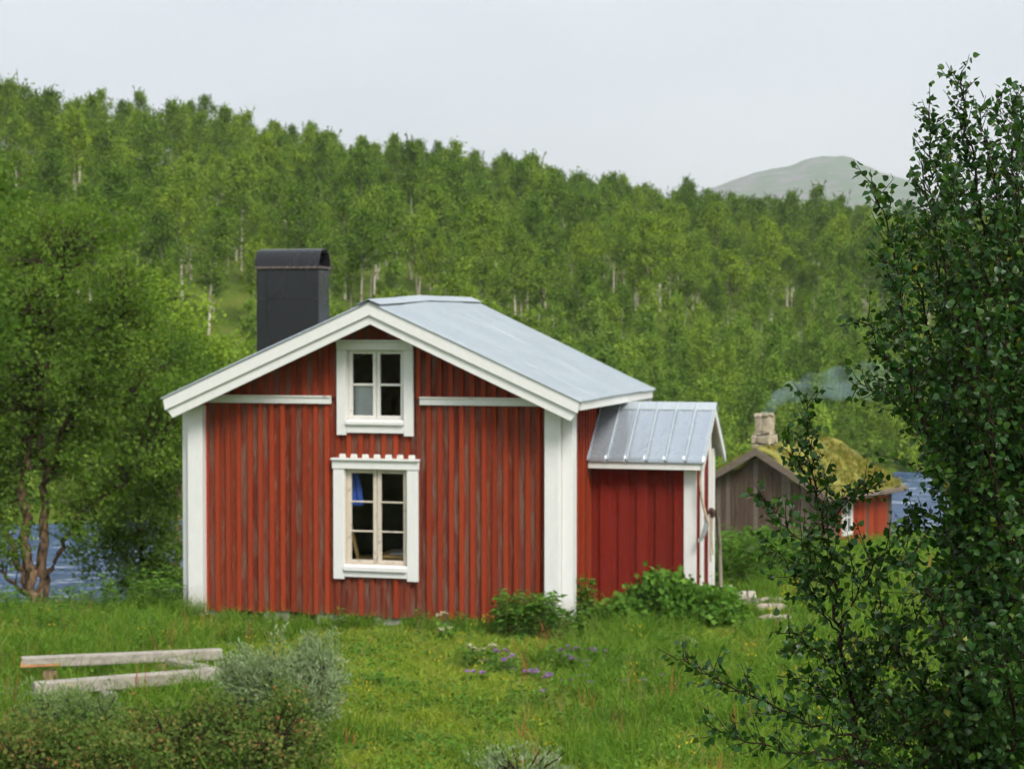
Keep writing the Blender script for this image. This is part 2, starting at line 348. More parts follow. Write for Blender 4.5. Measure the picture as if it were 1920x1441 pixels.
c = ramp(t, [(0.3, (0.048, 0.112, 0.042)), (0.7, (0.098, 0.160, 0.066))], f1)
c = mixc(t, ramp(t, [(0.50, (0, 0, 0)), (0.58, (1, 1, 1))], f2), c, (0.18, 0.17, 0.17))
t.links.new(c, b.inputs['Base Color']); b.inputs['Roughness'].default_value = 0.95

# ------------------------------------------------------------------ terrain
def vnoise(x, y, s, seed):
    """smooth value noise in numpy"""
    r = np.random.RandomState(seed); G = r.uniform(-1, 1, (64, 64))
    u, v = x / s + 200.3, y / s + 200.7
    i, j = np.floor(u).astype(int), np.floor(v).astype(int); fu, fv = u - i, v - j
    fu, fv = fu * fu * (3 - 2 * fu), fv * fv * (3 - 2 * fv)
    g = lambda a, b_: G[a % 64, b_ % 64]
    return (g(i, j) * (1 - fu) + g(i + 1, j) * fu) * (1 - fv) + (g(i, j + 1) * (1 - fu) + g(i + 1, j + 1) * fu) * fv
WATER_Z = -2.2
def bank_near(x): return np.interp(x, [-200, -30, -9, 6, 14, 40, 200], [30, 38, 43.5, 56, 61, 76, 120])
def bank_far(x): return np.interp(x, [-200, -30, -9, 6, 14, 40, 200], [46, 56, 63, 74, 81, 96, 140])
def hgt(x, y):
    x = np.asarray(x, float); y = np.asarray(y, float)
    bn, bf = bank_near(x), bank_far(x)
    ys = y * np.where(y > 30, 1, 1)
    near = np.interp(ys, [-60, -5, 0, 5, 10, 14, 18, 22, 30], [6, 2.7, 2.35, 1.55, 0.72, 0.26, 0.06, 0.0, -0.06])
    tt = np.clip((y - 30) / np.maximum(bn - 30, 1), 0, 1.5)
    fall = -0.06 - 2.15 * tt ** 1.1 - 0.3 * np.clip((tt - 0.82) / 0.18, 0, 1)
    mid = np.where(y > 30, fall, near)
    mid = mid + 0.07 * vnoise(x, y, 2.3, 1) * np.clip((y - 4) / 8, 0, 1)
    # the low rise left of the cabin
    mid = mid + 0.16 * np.exp(-(((x + 7.0) / 2.2) ** 2 + ((y - 24.0) / 2.2) ** 2))
    mid = mid - 0.12 * np.exp(-(((x + 1.9) / 3.2) ** 4 + ((y - 26.6) / 1.9) ** 4))
    kl = np.clip((-4.2 - x) / 2.0, 0, 1); mid = mid * (1 - kl) + kl * np.where(y > 26, np.minimum(mid, -0.02 - 0.128 * (y - 26)), mid)
    crest = np.interp(x, [-120, -38, -22, -10, 1.6, 13, 29, 120], [18.3, 15.9, 14.4, 12.9, 11.6, 10.7, 10.0, 9.2])
    Q = np.interp(x, [-38, -10, 29], [78, 84, 96])
    q = (y - bf) / Q
    qc = np.clip(q, 0, 1)
    hill = WATER_Z - 0.1 + (crest - WATER_Z) * (1 - (1 - qc) ** 1.35) - np.clip(q - 1, 0, 12) * 2.2 + 0.55 * vnoise(x, y, 9, 3) * np.clip(q * 6, 0, 1)
    bed = WATER_Z - 0.8
    z = np.where(y < bn, mid, np.where(y > bf, hill, bed))
    k1 = np.clip((y - (bn - 0.5)) / 1.5, 0, 1); z = np.where((y >= bn - 0.5) & (y < bn + 1), np.where(y < bn, mid, hgt_lim(mid, bed)) * (1 - k1) + bed * k1, z)
    return z
def hgt_lim(a, b): return np.maximum(a, b)
def hz(x, y): return float(hgt(np.array([x]), np.array([y]))[0])
def grid(name, xs, ys, f, m):
    X, Y = np.meshgrid(xs, ys); Z = f(X, Y); n, k = X.shape
    i = np.arange(n - 1)[:, None] * k + np.arange(k - 1)[None, :]
    Fq = np.stack([i, i + 1, i + k + 1, i + k], -1).reshape(-1, 4)
    o = link(name, mesh_np(name, np.stack([X, Y, Z], -1).reshape(-1, 3), Fq, smooth=True), m)
    return o
xs = np.concatenate([[-3000, -1500, -700, -350, -200, -140, -100, -75], np.arange(-60, -16, 1.5), np.arange(-16, 16, 0.3), np.arange(16, 62, 1.5), [75, 100, 140, 200, 350, 700, 1500, 3000]])
ys = np.concatenate([[-60, -30, -15, -8], np.arange(-5, 14, 0.5), np.arange(14, 34, 0.25), np.arange(34, 200, 1.2), [220, 260, 320, 420, 600, 900, 1400, 2200, 4000, 7000]])
tag(grid('ground', xs, ys, hgt, M['ground']), 'green meadow and wooded valley slope', None, None, 'structure')
rv = grid('river', np.linspace(-200, 200, 60), np.linspace(28, 150, 40), lambda X, Y: np.full_like(X, WATER_Z), M['water'])
tag(rv, 'blue rippled river behind the cabins', None, None, 'structure')
def fell(X, Y):
    prof_px = [(900, 380), (1100, 372), (1240, 356), (1330, 334), (1400, 311), (1465, 300), (1492, 289), (1530, 283), (1575, 287), (1615, 307), (1680, 341), (1760, 374), (1900, 395), (2200, 400)]
    px = np.array([(p - CX) / F_PX * 2200 for p, _ in prof_px]); pz = np.array([EYE + (HOR - q) / F_PX * 2200 for _, q in prof_px])
    base = np.interp(X, px, pz)
    d = (Y - 2200) / 560
    return 20 + (base - 20) * np.exp(-d * d) - 14 * np.exp(-d * d) + 6 * vnoise(X, Y, 60, 8) * np.exp(-d * d) + 2.0 * vnoise(X, Y, 14, 9)
tag(grid('mountain', np.linspace(-220, 900, 150), np.linspace(1300, 3100, 90), fell, M['fell']), 'rounded bare green fell in the distance', None, None, 'structure')

# ------------------------------------------------------------------ the red cabin (local frame: x along the gable to the right, y into the depth)
rng = random.Random(7)
YAW = math.atan(1090.0 / F_PX)
P0 = at(1048, 1172, 26.57)
cabin = empty('red_cabin', (P0.x, P0.y, 0.0), -YAW)
tag(cabin, 'red board cabin with white trim, grey metal roof and black chimney', 'cabin')
XE_L, XR, XE_R = -5.518, -2.51, 0.375
Z_L, Z_R, Z_E = 2.94, 4.25, 2.97
YF, YB = -0.35, 4.18
def zt(x):
    return Z_R - (x - XR) * (Z_R - Z_E) / (XE_R - XR) if x > XR else Z_R - (XR - x) * (Z_R - Z_L) / (XR - XE_L)
def sag(y): return float(np.interp(y, [-0.4, 0.4, 1.5, 4.3], [0.0, 0.02, 0.078, 0.072]))
def topped(x0, x1, z0, dz):
    """outline of a board from z0 up to dz under the roof"""
    pts = [(x0, z0), (x1, z0), (x1, zt(x1) - dz)]
    if x0 < XR < x1: pts.append((XR, zt(XR) - dz))
    return pts + [(x0, zt(x0) - dz)]
W_LO = (-3.203, -1.985, 0.516, 2.13); W_UP = (-3.149, -2.052, 2.477, 3.734)
# gable wall core with the two window openings
g = MB()
g.prism(topped(-5.13, -3.05, 0.12, 0.06), 0.185, 0.30); g.prism(topped(-2.13, -0.10, 0.12, 0.06), 0.185, 0.30)
g.box(-3.05, -2.13, 0.185, 0.30, 0.12, 0.66); g.box(-3.05, -2.13, 0.185, 0.30, 1.99, 2.60)
g.prism(topped(-3.05, -2.13, 3.62, 0.06), 0.185, 0.30)
gable = g.build('gable_wall', M['red_old'], cabin)
FR0, FR1 = 2.862, 2.972                       # white frieze that divides the gable
def seg_list(x0, x1):
    xm = (x0 + x1) / 2; out = []
    if W_LO[0] + 0.03 < xm < W_LO[1] - 0.03:
        out = [('low', rng.uniform(-0.05, -0.01), 0.58), ('mid', 2.10, 2.55), ('top', 3.68, None)]
    else:
        out = [('low', rng.uniform(-0.05, 0.01), FR0 + 0.03), ('top', FR1 - 0.03, None)]
    return out
def gable_board(x0, x1, y0, y1, cover, zone):
    for nm, a, b_ in seg_list(x0, x1):
        dy = -0.012 if nm == 'top' and a < 3.2 else 0.0
        top = min(zt(x0), zt(x1)) - 0.07
        if b_ is None or b_ > top: 
            if top - a < 0.03 and zt((x0 + x1) / 2) - 0.07 - a < 0.03: continue
            poly = topped(x0, x1, a, 0.07)
            if min(p[1] for p in poly[2:]) <= a: continue
        else: poly = [(x0, a), (x1, a), (x1, b_), (x0, b_)]
        worn = nm in ('low',) and W_LO[0] < x0 < W_LO[1]
        if cover: mt = M['red_cover'] if not (worn and rng.random() < 0.5) else M['red_under']
        else: mt = M['red_old'] if (worn or rng.random() < 0.42) else M['red_under']
        MB().prism(poly, y0 + dy, y1 + dy).build('board', mt, gable)
for z0, z1, zone in ((-5.12, -3.175, 'l'), (-3.175, -2.015, 'w'), (-2.015, -0.19, 'r')):
    n = max(1, round((z1 - z0) / 0.157)); p = (z1 - z0) / n
    for i in range(n):
        a = z0 + i * p
        gable_board(a + 0.002, a + p - 0.002, 0.158, 0.183, False, zone)
        j = rng.uniform(-0.006, 0.006)
        gable_board(a - 0.006 + j, a + 0.056 + j, 0.128 + rng.uniform(-0.003, 0.003), 0.1565, True, zone)
for z0 in (0.0,):
    MB().prism(topped(-0.245, -0.195, 0.05, 0.07), 0.126, 0.157).build('board', M['red_under'], gable)
# frieze boards with a drip strip on top
for x0, x1 in ((-5.10, -3.235), (-1.962, -0.14)):
    fr = MB().box(x0, x1, 0.088, 0.126, FR0, FR1 - 0.028).build('frieze_board', M['white'], cabin, 0.004)
    fr.rotation_euler = (0, 0, 0)
    dr = MB().box(x0, x1, 0.072, 0.124, FR1 - 0.026, FR1).build('drip_strip', M['white_worn'], fr, 0.003)
# side walls and back wall
sw = MB().box(-0.20, -0.082, 0.31, 3.86, 0.12, 2.92).build('side_wall', M['red_old'], cabin)
n = 22; p = 3.55 / n
for i in range(n):
    a = 0.31 + i * p
    MB().box(-0.081, -0.056, a + 0.002, a + p - 0.002, 0.05, 2.93).build('board', M['red_porch'], sw)
    MB().box(-0.055, -0.027, a - 0.01, a + 0.055, 0.05, 2.93).build('board', M['red_cover'], sw)
MB().box(-5.24, -5.13, 0.31, 3.86, 0.12, 2.90).build('side_wall', M['red_porch'], cabin)
MB().prism(topped(-5.24, -0.10, 0.12, 0.06), 3.87, 3.98).build('back_wall', M['red_porch'], cabin)
# interior: floor, loft floor, inner walls
MB().box(-5.12, -0.21, 0.31, 3.86, 0.14, 0.24).build('room_floor', M['inside_floor'], cabin)
MB().box(-5.12, -5.0, 0.31, 3.86, 2.48, 3.02).build('loft_shade_lining', M['dark'], cabin); MB().box(-0.33, -0.21, 0.31, 3.86, 2.48, 3.06).build('loft_shade_lining', M['dark'], cabin)  # boxes at the eaves, loft shade put into their near-black colour
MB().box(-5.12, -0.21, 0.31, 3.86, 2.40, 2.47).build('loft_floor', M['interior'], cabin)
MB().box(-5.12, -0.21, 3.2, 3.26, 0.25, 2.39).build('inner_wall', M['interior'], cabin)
# corner boxes round the log ends, in two depths as in the photo
for xa, xb, xc, xd in ((-0.20, 0.0, 0.003, 0.150), (-5.32, -5.10, -5.46, -5.323)):
    zt_a = min(zt(xa), zt(xb)) - 0.20
    MB().box(xa, xb, 0.0, 0.30, -0.30, zt_a).build('corner_box', M['white'], cabin, 0.006)
    MB().box(xc, xd, 0.135, 0.36, -0.30, min(zt(xc), zt(xd)) - 0.22).build('corner_box', M['white'], cabin, 0.006)
MB().box(0.0, 0.15, 3.80, 4.02, -0.05, 2.85).build('corner_box', M['white'], cabin, 0.006)
# roof: deck, corrugated sheets, ridge cap
dk = MB()
for x0, x1 in ((XE_L + 0.03, XR), (XR, XE_R - 0.03)):
    dk.prism([(x0, zt(x0) - 0.075), (x1, zt(x1) - 0.075), (x1, zt(x1) - 0.022), (x0, zt(x0) - 0.022)], YF + 0.03, YB - 0.03)
deck = dk.build('roof', M['white'], cabin)
PIT = 0.076
def sheet(x_e, x_r, y0, y1, dz):
    ny = int(round((y1 - y0) / PIT * 6)); yy = np.linspace(y0, y1, ny + 1); xx = np.linspace(x_e, x_r, 9)
    V = []; 
    for s in (0.0, -0.004):
        for x in xx:
            fr_ = (x - x_e) / (x_r - x_e)
            V.append(np.stack([np.full_like(yy, x), yy, zt(x) + dz + s + 0.013 * np.sin(yy / PIT * 2 * math.pi) + np.array([sag(y) for y in yy]) * fr_ ** 1.5 + 0.004 * np.sin(x * 2.1 + y0 * 5)], -1))
    V = np.concatenate(V); k = len(yy); i = (np.arange(8)[:, None] * k + np.arange(k - 1)[None, :])
    Fq = np.stack([i, i + 1, i + k + 1, i + k], -1).reshape(-1, 4)
    return mesh_np('roof_sheet', V[:9 * k], Fq, smooth=True)
yb = np.linspace(YF - 0.045, YB, 6)
for s_ in range(5):
    for xe, xr_ in ((XE_R + 0.03, XR + 0.01), (XE_L - 0.02, XR - 0.01)):
        link('roof_sheet', sheet(xe, xr_, yb[s_], yb[s_ + 1] + 0.03, 0.003 + 0.004 * (s_ % 2)), M['roof'], deck)
yr = [YF - 0.06, 0.75, 1.75, 2.95, YB + 0.02]
for i in range(4):
    a, b_ = yr[i], yr[i + 1] + 0.04; c = MB(); h = 0.028 + 0.004 * (i % 2)
    for sx in (-1, 1):
        q = [XR + sx * 0.15, XR + sx * 0.15, XR, XR]
        def zc(y, inn): return (Z_R + sag(y) + h) if inn else (zt(XR + sx * 0.15) + sag(y) * 0.93 + h)
        vs = [(XR, a, zc(a, 1)), (XR, b_, zc(b_, 1)), (XR + sx * 0.17, b_, zc(b_, 0)), (XR + sx * 0.17, a, zc(a, 0))]
        vs += [(x, y, z - 0.006) for x, y, z in vs]
        c._add(vs, [(0, 1, 2, 3), (7, 6, 5, 4), (0, 4, 5, 1), (1, 5, 6, 2), (2, 6, 7, 3), (3, 7, 4, 0)])
    c.build('ridge_cap', M['ridge'], deck)
# barge boards, two stepped layers on the front, one at the back; fascia along the right eave
for sx, xe in ((1, XE_R), (-1, XE_L)):
    def brd(x0, x1, d0, d1, cut): return [(x0, zt(x0) - d0), (x1, zt(x1) - d0), (x1 - cut, zt(x1) - d1 + 0.01), (x0, zt(x0) - d1)]
    up = brd(XR, xe - sx * 0.005, 0.012, 0.185, sx * 0.03); lo = brd(XR, xe - sx * 0.045, 0.183, 0.305, sx * 0.09)
    MB().prism(up, YF - 0.022, YF + 0.010).build('barge_board', M['white'], cabin, 0.004)
    MB().prism(lo, YF + 0.012, YF + 0.042).build('barge_board', M['white'], cabin, 0.004)
    MB().prism(brd(XR, xe - sx * 0.005, 0.012, 0.25, sx * 0.04), YB - 0.03, YB).build('barge_board', M['white'], cabin, 0.004)
    f0 = zt(xe) - 0.012
    MB().box(min(xe - sx * 0.005, xe - sx * 0.035), max(xe - sx * 0.005, xe - sx * 0.035), YF + 0.045, YB - 0.035, f0 - 0.125, f0 - 0.015).build('fascia_board', M['white'], cabin, 0.004)
    # soffit under the front overhang and the eave
    so = MB(); so.prism([(XR, zt(XR) - 0.16), (xe - sx * 0.05, zt(xe - sx * 0.05) - 0.16), (xe - sx * 0.05, zt(xe - sx * 0.05) - 0.14), (XR, zt(XR) - 0.14)], YF + 0.045, 0.125)
    so.build('soffit', M['white'], cabin)
# windows
def window(x0, x1, z0, z1, rows, cw, head, sash, mid, sill, apron, bar, cap_over, sash_mat, cap_gap=0.0):
    yf = 0.088                               # face of the casing boards
    xi0, xi1 = x0 + cw, x1 - cw; zb = z0 + sill + apron; ztp = z1 - head - 0.03
    wf = MB(); wf.box(xi0 - 0.02, xi0 + 0.012, 0.13, 0.28, zb, ztp); wf.box(xi1 - 0.012, xi1 + 0.02, 0.13, 0.28, zb, ztp)
    wf.box(xi0 + 0.013, xi1 - 0.013, 0.13, 0.28, ztp - 0.012, ztp + 0.02); wf.box(xi0 + 0.013, xi1 - 0.013, 0.13, 0.28, zb - 0.02, zb + 0.008)
    w = wf.build('window', sash_mat, cabin)
    for a, b_, dz in ((x0, xi0, 0.0), (xi1, x1, 0.004)):
        MB().box(a, b_, yf, 0.126, z0 - 0.035 - dz, z1 - head - 0.031).build('casing_board', M['white'], w, 0.004)
    MB().box(x0 - cap_over, x1 + cap_over, yf - 0.012, 0.126, z1 - head - 0.029, z1 - 0.03).build('head_board', M['white'], w, 0.004)
    MB().box(x0 - cap_over - 0.01, x1 + cap_over + 0.01, yf - 0.045, 0.128, z1 - 0.028, z1).build('drip_cap', M['white'], w, 0.004)
    MB().prism([(yf - 0.03, zb - sill), (0.127, zb - sill), (0.127, zb - 0.004), (yf + 0.01, zb - 0.012), (yf - 0.03, zb - 0.028)], xi0 + 0.002, xi1 - 0.002, 'x').build('sill', M['white'], w, 0.003)
    MB().box(xi0 + 0.003, xi1 - 0.003, yf + 0.006, 0.126, z0 - 0.002, zb - sill - 0.002).build('apron_board', M['white'], w, 0.004)
    xm = (xi0 + xi1) / 2; ys0, ys1 = 0.165, 0.205
    for a, b_ in ((xi0 + 0.014, xm - 0.004), (xm + 0.004, xi1 - 0.014)):
        ml = mid / 2 - 0.004
        L_, R_ = (sash, ml) if a < xm - 0.01 else (ml, sash)
        s = MB(); zl, zh = zb + 0.01, ztp - 0.014
        s.box(a, a + L_, ys0, ys1, zl, zh); s.box(b_ - R_, b_, ys0, ys1, zl, zh)
        s.box(a + L_, b_ - R_, ys0, ys1, zh - sash * 0.75, zh); s.box(a + L_, b_ - R_, ys0, ys1, zl, zl + sash * 0.75)
        s.build('sash', sash_mat, w, 0.003)
        za, zc_ = zl + sash * 0.75, zh - sash * 0.75; hh = (zc_ - za - bar * (rows - 1)) / rows
        for r in range(rows):
            q0 = za + r * (hh + bar)
            MB()._add([(a + L_, 0.188, q0), (b_ - R_, 0.188, q0), (b_ - R_, 0.188, q0 + hh), (a + L_, 0.188, q0 + hh)], [(0, 1, 2, 3)]).build('pane', M['glass'], w)
            if r: MB().box(a + L_ + 0.001, b_ - R_ - 0.001, 0.168, 0.203, q0 - bar + 0.001, q0 - 0.001).build('glazing_bar', sash_mat, w, 0.002)
    return w
window(*W_LO, 3, 0.158, 0.115, 0.062, 0.115, 0.085, 0.085, 0.022, 0.012, M['cream'])
window(*W_UP, 2, 0.135, 0.105, 0.055, 0.105, 0.07, 0.11, 0.032, 0.0, M['white_worn'])
# white putty fillets in the gaps of the panelling over the lower window
for i in range(7):
    x = -3.12 + i * 0.1657
    MB().prism([(x, 2.131), (x + 0.098, 2.131), (x + 0.088, 2.185), (x + 0.01, 2.185)], 0.085, 0.1275).build('flashing_tab', M['white_worn'], cabin, 0.008)
# chimney: sheet metal casing with a half-barrel hood open at both ends
cx0, cx1, cy0, cy1, zb_, zs_, ztop = -4.80, -3.845, 1.20, 1.64, 2.9, 4.73, 5.02
chn = MB().box(cx0, cx1, cy0, cy1, zb_, zs_).build('chimney', M['chimney'], cabin, 0.02)
MB().box(cx0 - 0.02, cx1 + 0.02, cy0 - 0.02, cy1 + 0.02, zs_, zs_ + 0.035).build('rim', M['rust'], chn, 0.004)
hd = MB(); ym, ry = (cy0 + cy1) / 2, (cy1 - cy0) / 2 + 0.012
arc = [(ym - ry * math.cos(a), zs_ + 0.036 + (ztop - zs_ - 0.036) * math.sin(a) ** 0.8) for a in np.linspace(0, math.pi, 19)]
arc_in = [(ym + (y - ym) * 0.95, zs_ + 0.036 + (z - zs_ - 0.036) * 0.94) for y, z in arc]
for i in range(18):
    hd.prism([arc[i], arc[i + 1], arc_in[i + 1], arc_in[i]], cx0 - 0.012, cx1 + 0.012, 'x')
ho = hd.build('hood', M['chimney'], chn)
for z_ in (3.62, 4.30): MB().box(cx0 - 0.006, cx1 + 0.006, cy0 - 0.006, cy1 + 0.006, z_, z_ + 0.014).build('seam', M['chimney'], chn, 0.003)
for x_ in (cx0 + 0.16, cx1 - 0.05): MB().box(x_, x_ + 0.012, cy0 - 0.0055, cy0 + 0.001, 3.0, zs_ - 0.03).build('seam', M['chimney'], chn, 0.003)
for k_ in range(9): MB().box(cx0 + 0.06 + k_ * 0.105, cx0 + 0.072 + k_ * 0.105, cy0 - 0.026, cy0 - 0.019, zs_ + 0.012, zs_ + 0.024).build('rivet', M['steel'], chn, 0.002)
# footing stones under the sill
for x in (-5.0, -4.1, -3.3, -2.45, -1.6, -0.75):
    s = rng.uniform(0.16, 0.24)
    MB().prism([(x - s, -0.35), (x + s, -0.35), (x + s * 0.9, 0.08), (x + s * 0.3, 0.118), (x - s * 0.8, 0.10)], 0.19, 0.42).build('footing_stone', M['ash_stone'], cabin, 0.03)

# porch on the right wall (its parts hang under the part 'porch')
PX0, PX1, PY0, PY1 = -0.022, 1.47, 1.89, 3.15
EZ, RZ, EY0, RY, EY1, RX1 = 2.06, 2.81, 1.65, 2.52, 3.39, 1.63
def pz(y): return RZ - abs(y - RY) * (RZ - EZ) / (RY - EY0)
pc = MB(); pc.prism([(PY0 + 0.045, -0.15), (PY1, -0.15), (PY1, pz(PY1) - 0.06), (RY, RZ - 0.06), (PY0 + 0.045, pz(PY0 + 0.045) - 0.06)], PX0 + 0.005, PX1 - 0.05, 'x')
porch = pc.build('porch', M['red_porch'], cabin)
n = 10; p = (1.295 - PX0) / n
for i in range(n):
    a = PX0 + i * p; dy = 0.0 if i % 2 else 0.022
    MB().box(a - (0.0 if i % 2 == 0 else 0.012), a + p + (0.0 if i % 2 == 0 else 0.012), PY0 + dy + 0.001, PY0 + 0.0435, -0.12, pz(PY0) - 0.07).build('board', M['red_porch'], porch)
n = 8; p = (PY1 - PY0 - 0.02) / n
for i in range(n):
    a = PY0 + 0.01 + i * p; dx = 0.0 if i % 2 else 0.012; tz = min(pz(a), pz(a + p)) - 0.07
    MB().box(PX1 - 0.049, PX1 - 0.02 + dx, a + 0.002, a + p - 0.002, -0.1, tz).build('board', M['red_porch'], porch)
MB().box(1.297, PX1 + 0.004, PY0 - 0.028, PY0 + 0.001, -0.15, pz(PY0) - 0.075).build('corner_board', M['white'], porch, 0.004)
for a, b_ in ((PY0 + 0.27, PY0 + 0.44), (PY0 + 0.90, PY0 + 0.98), (PY1 - 0.15, PY1 + 0.02)):
    MB().box(PX1 - 0.004, PX1 + 0.028, a, b_, -0.1, min(pz(a), pz(b_)) - 0.09).build('casing_board', M['white'], porch, 0.004)
MB().box(PX0 + 0.003, RX1 - 0.06, EY0 + 0.012, EY0 + 0.038, EZ - 0.118, EZ - 0.008).build('fascia_board', M['white'], porch, 0.004)
MB().box(PX0 + 0.003, RX1 - 0.06, EY0 + 0.04, PY0 - 0.03, EZ - 0.095, EZ - 0.08).build('soffit', M['white'], porch)
np_ = 6; pw = (RX1 - PX0) / np_
for side in (-1, 1):
    for i in range(np_):
        a = PX0 + i * pw; ye = EY0 - 0.02 if side < 0 else EY1 + 0.02
        nx, ny = 7, 9; V = []
        for jy in range(ny):
            fy = jy / (ny - 1); y = ye + (RY - ye) * fy
            for ix in range(nx):
                fx = ix / (nx - 1); x = a + 0.004 + (pw - 0.008) * fx
                dish = 0.010 * math.sin(fx * math.pi) * (1 - 0.5 * fy) + rng.uniform(-0.0016, 0.0016)
                lip = -0.018 * max(0, 1 - fy * 7) * (abs(fx - 0.5) * 2) ** 3
                V.append((x, y + side * (-0.0), pz(y) + 0.012 - dish + lip))
        Fq = [(jy * nx + ix, jy * nx + ix + 1, (jy + 1) * nx + ix + 1, (jy + 1) * nx + ix) for jy in range(ny - 1) for ix in range(nx - 1)]
        o_ = link('roof_panel', mesh_np('roof_panel', V, Fq, smooth=True), M['porch_roof'], porch)
        md = o_.modifiers.new('thick', 'SOLIDIFY'); md.thickness = 0.008; md.offset = -1
        if i or side < 0:
            xx = a
            bm_ = MB(); bm_.bar((xx, ye - side * 0.0, pz(ye) + 0.02), (xx, RY, RZ + 0.026), 0.024, 0.034); bm_.build('roof_seam', M['ridge'], porch, 0.008)
MB().prism([(RY - 0.11, pz(RY - 0.11) + 0.024), (RY, RZ + 0.034), (RY + 0.11, pz(RY + 0.11) + 0.024), (RY + 0.11, pz(RY + 0.11) + 0.016), (RY, RZ + 0.022), (RY - 0.11, pz(RY - 0.11) + 0.016)], PX0, RX1 + 0.01, 'x').build('ridge_cap', M['ridge'], porch)
for side, ye in ((-1, EY0), (1, EY1)):
    sl = [(RY, RZ + 0.004), (ye, EZ + 0.004), (ye + (-side) * 0.015, EZ - 0.125), (RY, RZ - 0.15)]
    MB().prism(sl, RX1 - 0.045, RX1 - 0.012, 'x').build('barge_board', M['white'], porch, 0.004)
    MB().prism([(y, z - 0.004) for y, z in [(RY, RZ), (ye, EZ), (ye, EZ - 0.03), (RY, RZ - 0.03)]], PX0 + 0.003, RX1 - 0.05, 'x').build('roof_deck', M['white'], porch)

# furniture seen through the lower window; curtains
def house(x, y, z): return cabin.matrix_basis @ Vector((x, y, z))
bpy.context.view_layer.update()
def hthing(name, label, cat, x, y, z): return tag(empty(name, house(x, y, z), -YAW), label, cat)
tb = hthing('wooden_table', 'pale pine table behind the panes of the lower window', 'table', -2.28, 0.82, 0.24)
MB().box(-0.46, 0.5, -0.35, 0.40, 0.50, 0.535).build('table_top', M['pine'], tb, 0.006)
MB().box(-0.42, 0.46, -0.31, 0.36, 0.41, 0.498).build('apron', M['pine'], tb)
for x in (-0.41, 0.41):
    for y in (-0.30, 0.30): MB().box(x - 0.035, x + 0.035, y - 0.03, y + 0.03, 0, 0.409).build('leg', M['pine'], tb, 0.004)
tag(MB().box(-0.3, 0.25, -0.22, 0.2, 0.0, 0.02).build('folded_cloth', M['grey_cloth'], None, 0.008), 'grey folded cloth lying on the pine table indoors', 'cloth')
fc = bpy.data.objects['folded_cloth']; fc.location = house(-2.28, 0.82, 0.776); fc.rotation_euler = (0, 0, -YAW + 0.05)
chr_ = hthing('wooden_chair', 'yellow wooden chair behind the lower left window pane', 'chair', -2.98, 0.95, 0.24)
MB().box(-0.2, 0.2, -0.2, 0.2, 0.42, 0.455).build('seat', M['pine'], chr_, 0.006)
for x in (-0.17, 0.17):
    MB().bar((x, -0.17, 0.0), (x, -0.17, 0.419), 0.04, 0.04, (0, 1, 0)).build('leg', M['pine'], chr_)
    MB().bar((x, 0.17, 0.0), (x, 0.17, 0.419), 0.04, 0.04, (0, 1, 0)).build('leg', M['pine'], chr_)
    MB().bar((x, 0.17, 0.456), (x, 0.27, 0.90), 0.045, 0.035, (0, 1, 0)).build('back_post', M['pine'], chr_)
MB().bar((-0.146, 0.26, 0.83), (0.146, 0.26, 0.83), 0.03, 0.10).build('back_slat', M['pine'], chr_)
chr_.rotation_euler = (0, 0, -YAW + 1.9)
def cloth(name, label, x0, x1f, z0, z1, y, m, waves, amp):
    nx, nz_ = 26, 20; V = []
    for j in range(nz_ + 1):
        f = j / nz_; z = z1 + (z0 - z1) * f; xr = x1f(f)
        for i in range(nx + 1):
            u = i / nx; V.append((x0 + (xr - x0) * u, y + amp * math.sin(u * waves * 6.28 + f) * (0.4 + f), z))
    Fq = [(j * (nx + 1) + i, j * (nx + 1) + i + 1, (j + 1) * (nx + 1) + i + 1, (j + 1) * (nx + 1) + i) for j in range(nz_) for i in range(nx)]
    o_ = link(name, mesh_np(name, V, Fq, smooth=True), m); o_.modifiers.new('thick', 'SOLIDIFY').thickness = 0.004
    o_.location = cabin.location; o_.rotation_euler = (0, 0, -YAW)
    return tag(o_, label, 'curtain')
cloth('blue_curtain', 'blue cloth hanging behind the upper left panes of the lower window', -3.06, lambda f: -2.965 + 0.115 * math.sin(min(1, f * 1.04) * 1.57) - (0.03 if f > 0.96 else 0), 1.46, 1.98, 0.34, M['blue_cloth'], 2.5, 0.012)
cloth('white_curtain', 'pale sheet behind the lower left pane of the gable attic window', -3.03, lambda f: -2.62, 2.62, 3.13, 0.235, M['grey_cloth'], 1.5, 0.02)

# ------------------------------------------------------------------ things hung on and leaning at the porch
sy = empty('hanging_scythe', at(1316, 940, 27.85)); base = sy.location
def rel(px, py, Y): 
    v = at(px, py, Y) - base; return (v.x, v.y, v.z)
tag(sy, 'old scythe with curved wooden shaft hung on the end of the porch', 'scythe')
link('shaft', tubes('shaft', [(catmull([rel(1313, 868, 27.86), rel(1313, 905, 27.84), rel(1317, 940, 27.82), rel(1327, 978, 27.8)], 8), np.full(25, 0.018))], 8), M['rope'], sy)
bl = MB(); pts = [(1322, 972), (1329, 977), (1329, 988), (1323, 1003), (1317, 1013), (1309, 1017), (1308, 1012), (1313, 1004), (1318, 990)]
A = [rel(a, b_, 27.80) for a, b_ in pts]; B = [rel(a, b_, 27.815) for a, b_ in pts]; n = len(A)
bl._add(A + B, [tuple(range(n)), tuple(range(2 * n - 1, n - 1, -1))] + [(i, (i + 1) % n, n + (i + 1) % n, n + i) for i in range(n)])
bl.build('blade', M['steel'], sy)
ro = empty('hanging_rope', at(1334, 960, 28.6)); base = ro.location
tag(ro, 'bundle of pale rope hanging from the porch wall beside the scythe', 'rope')
rr = random.Random(5)
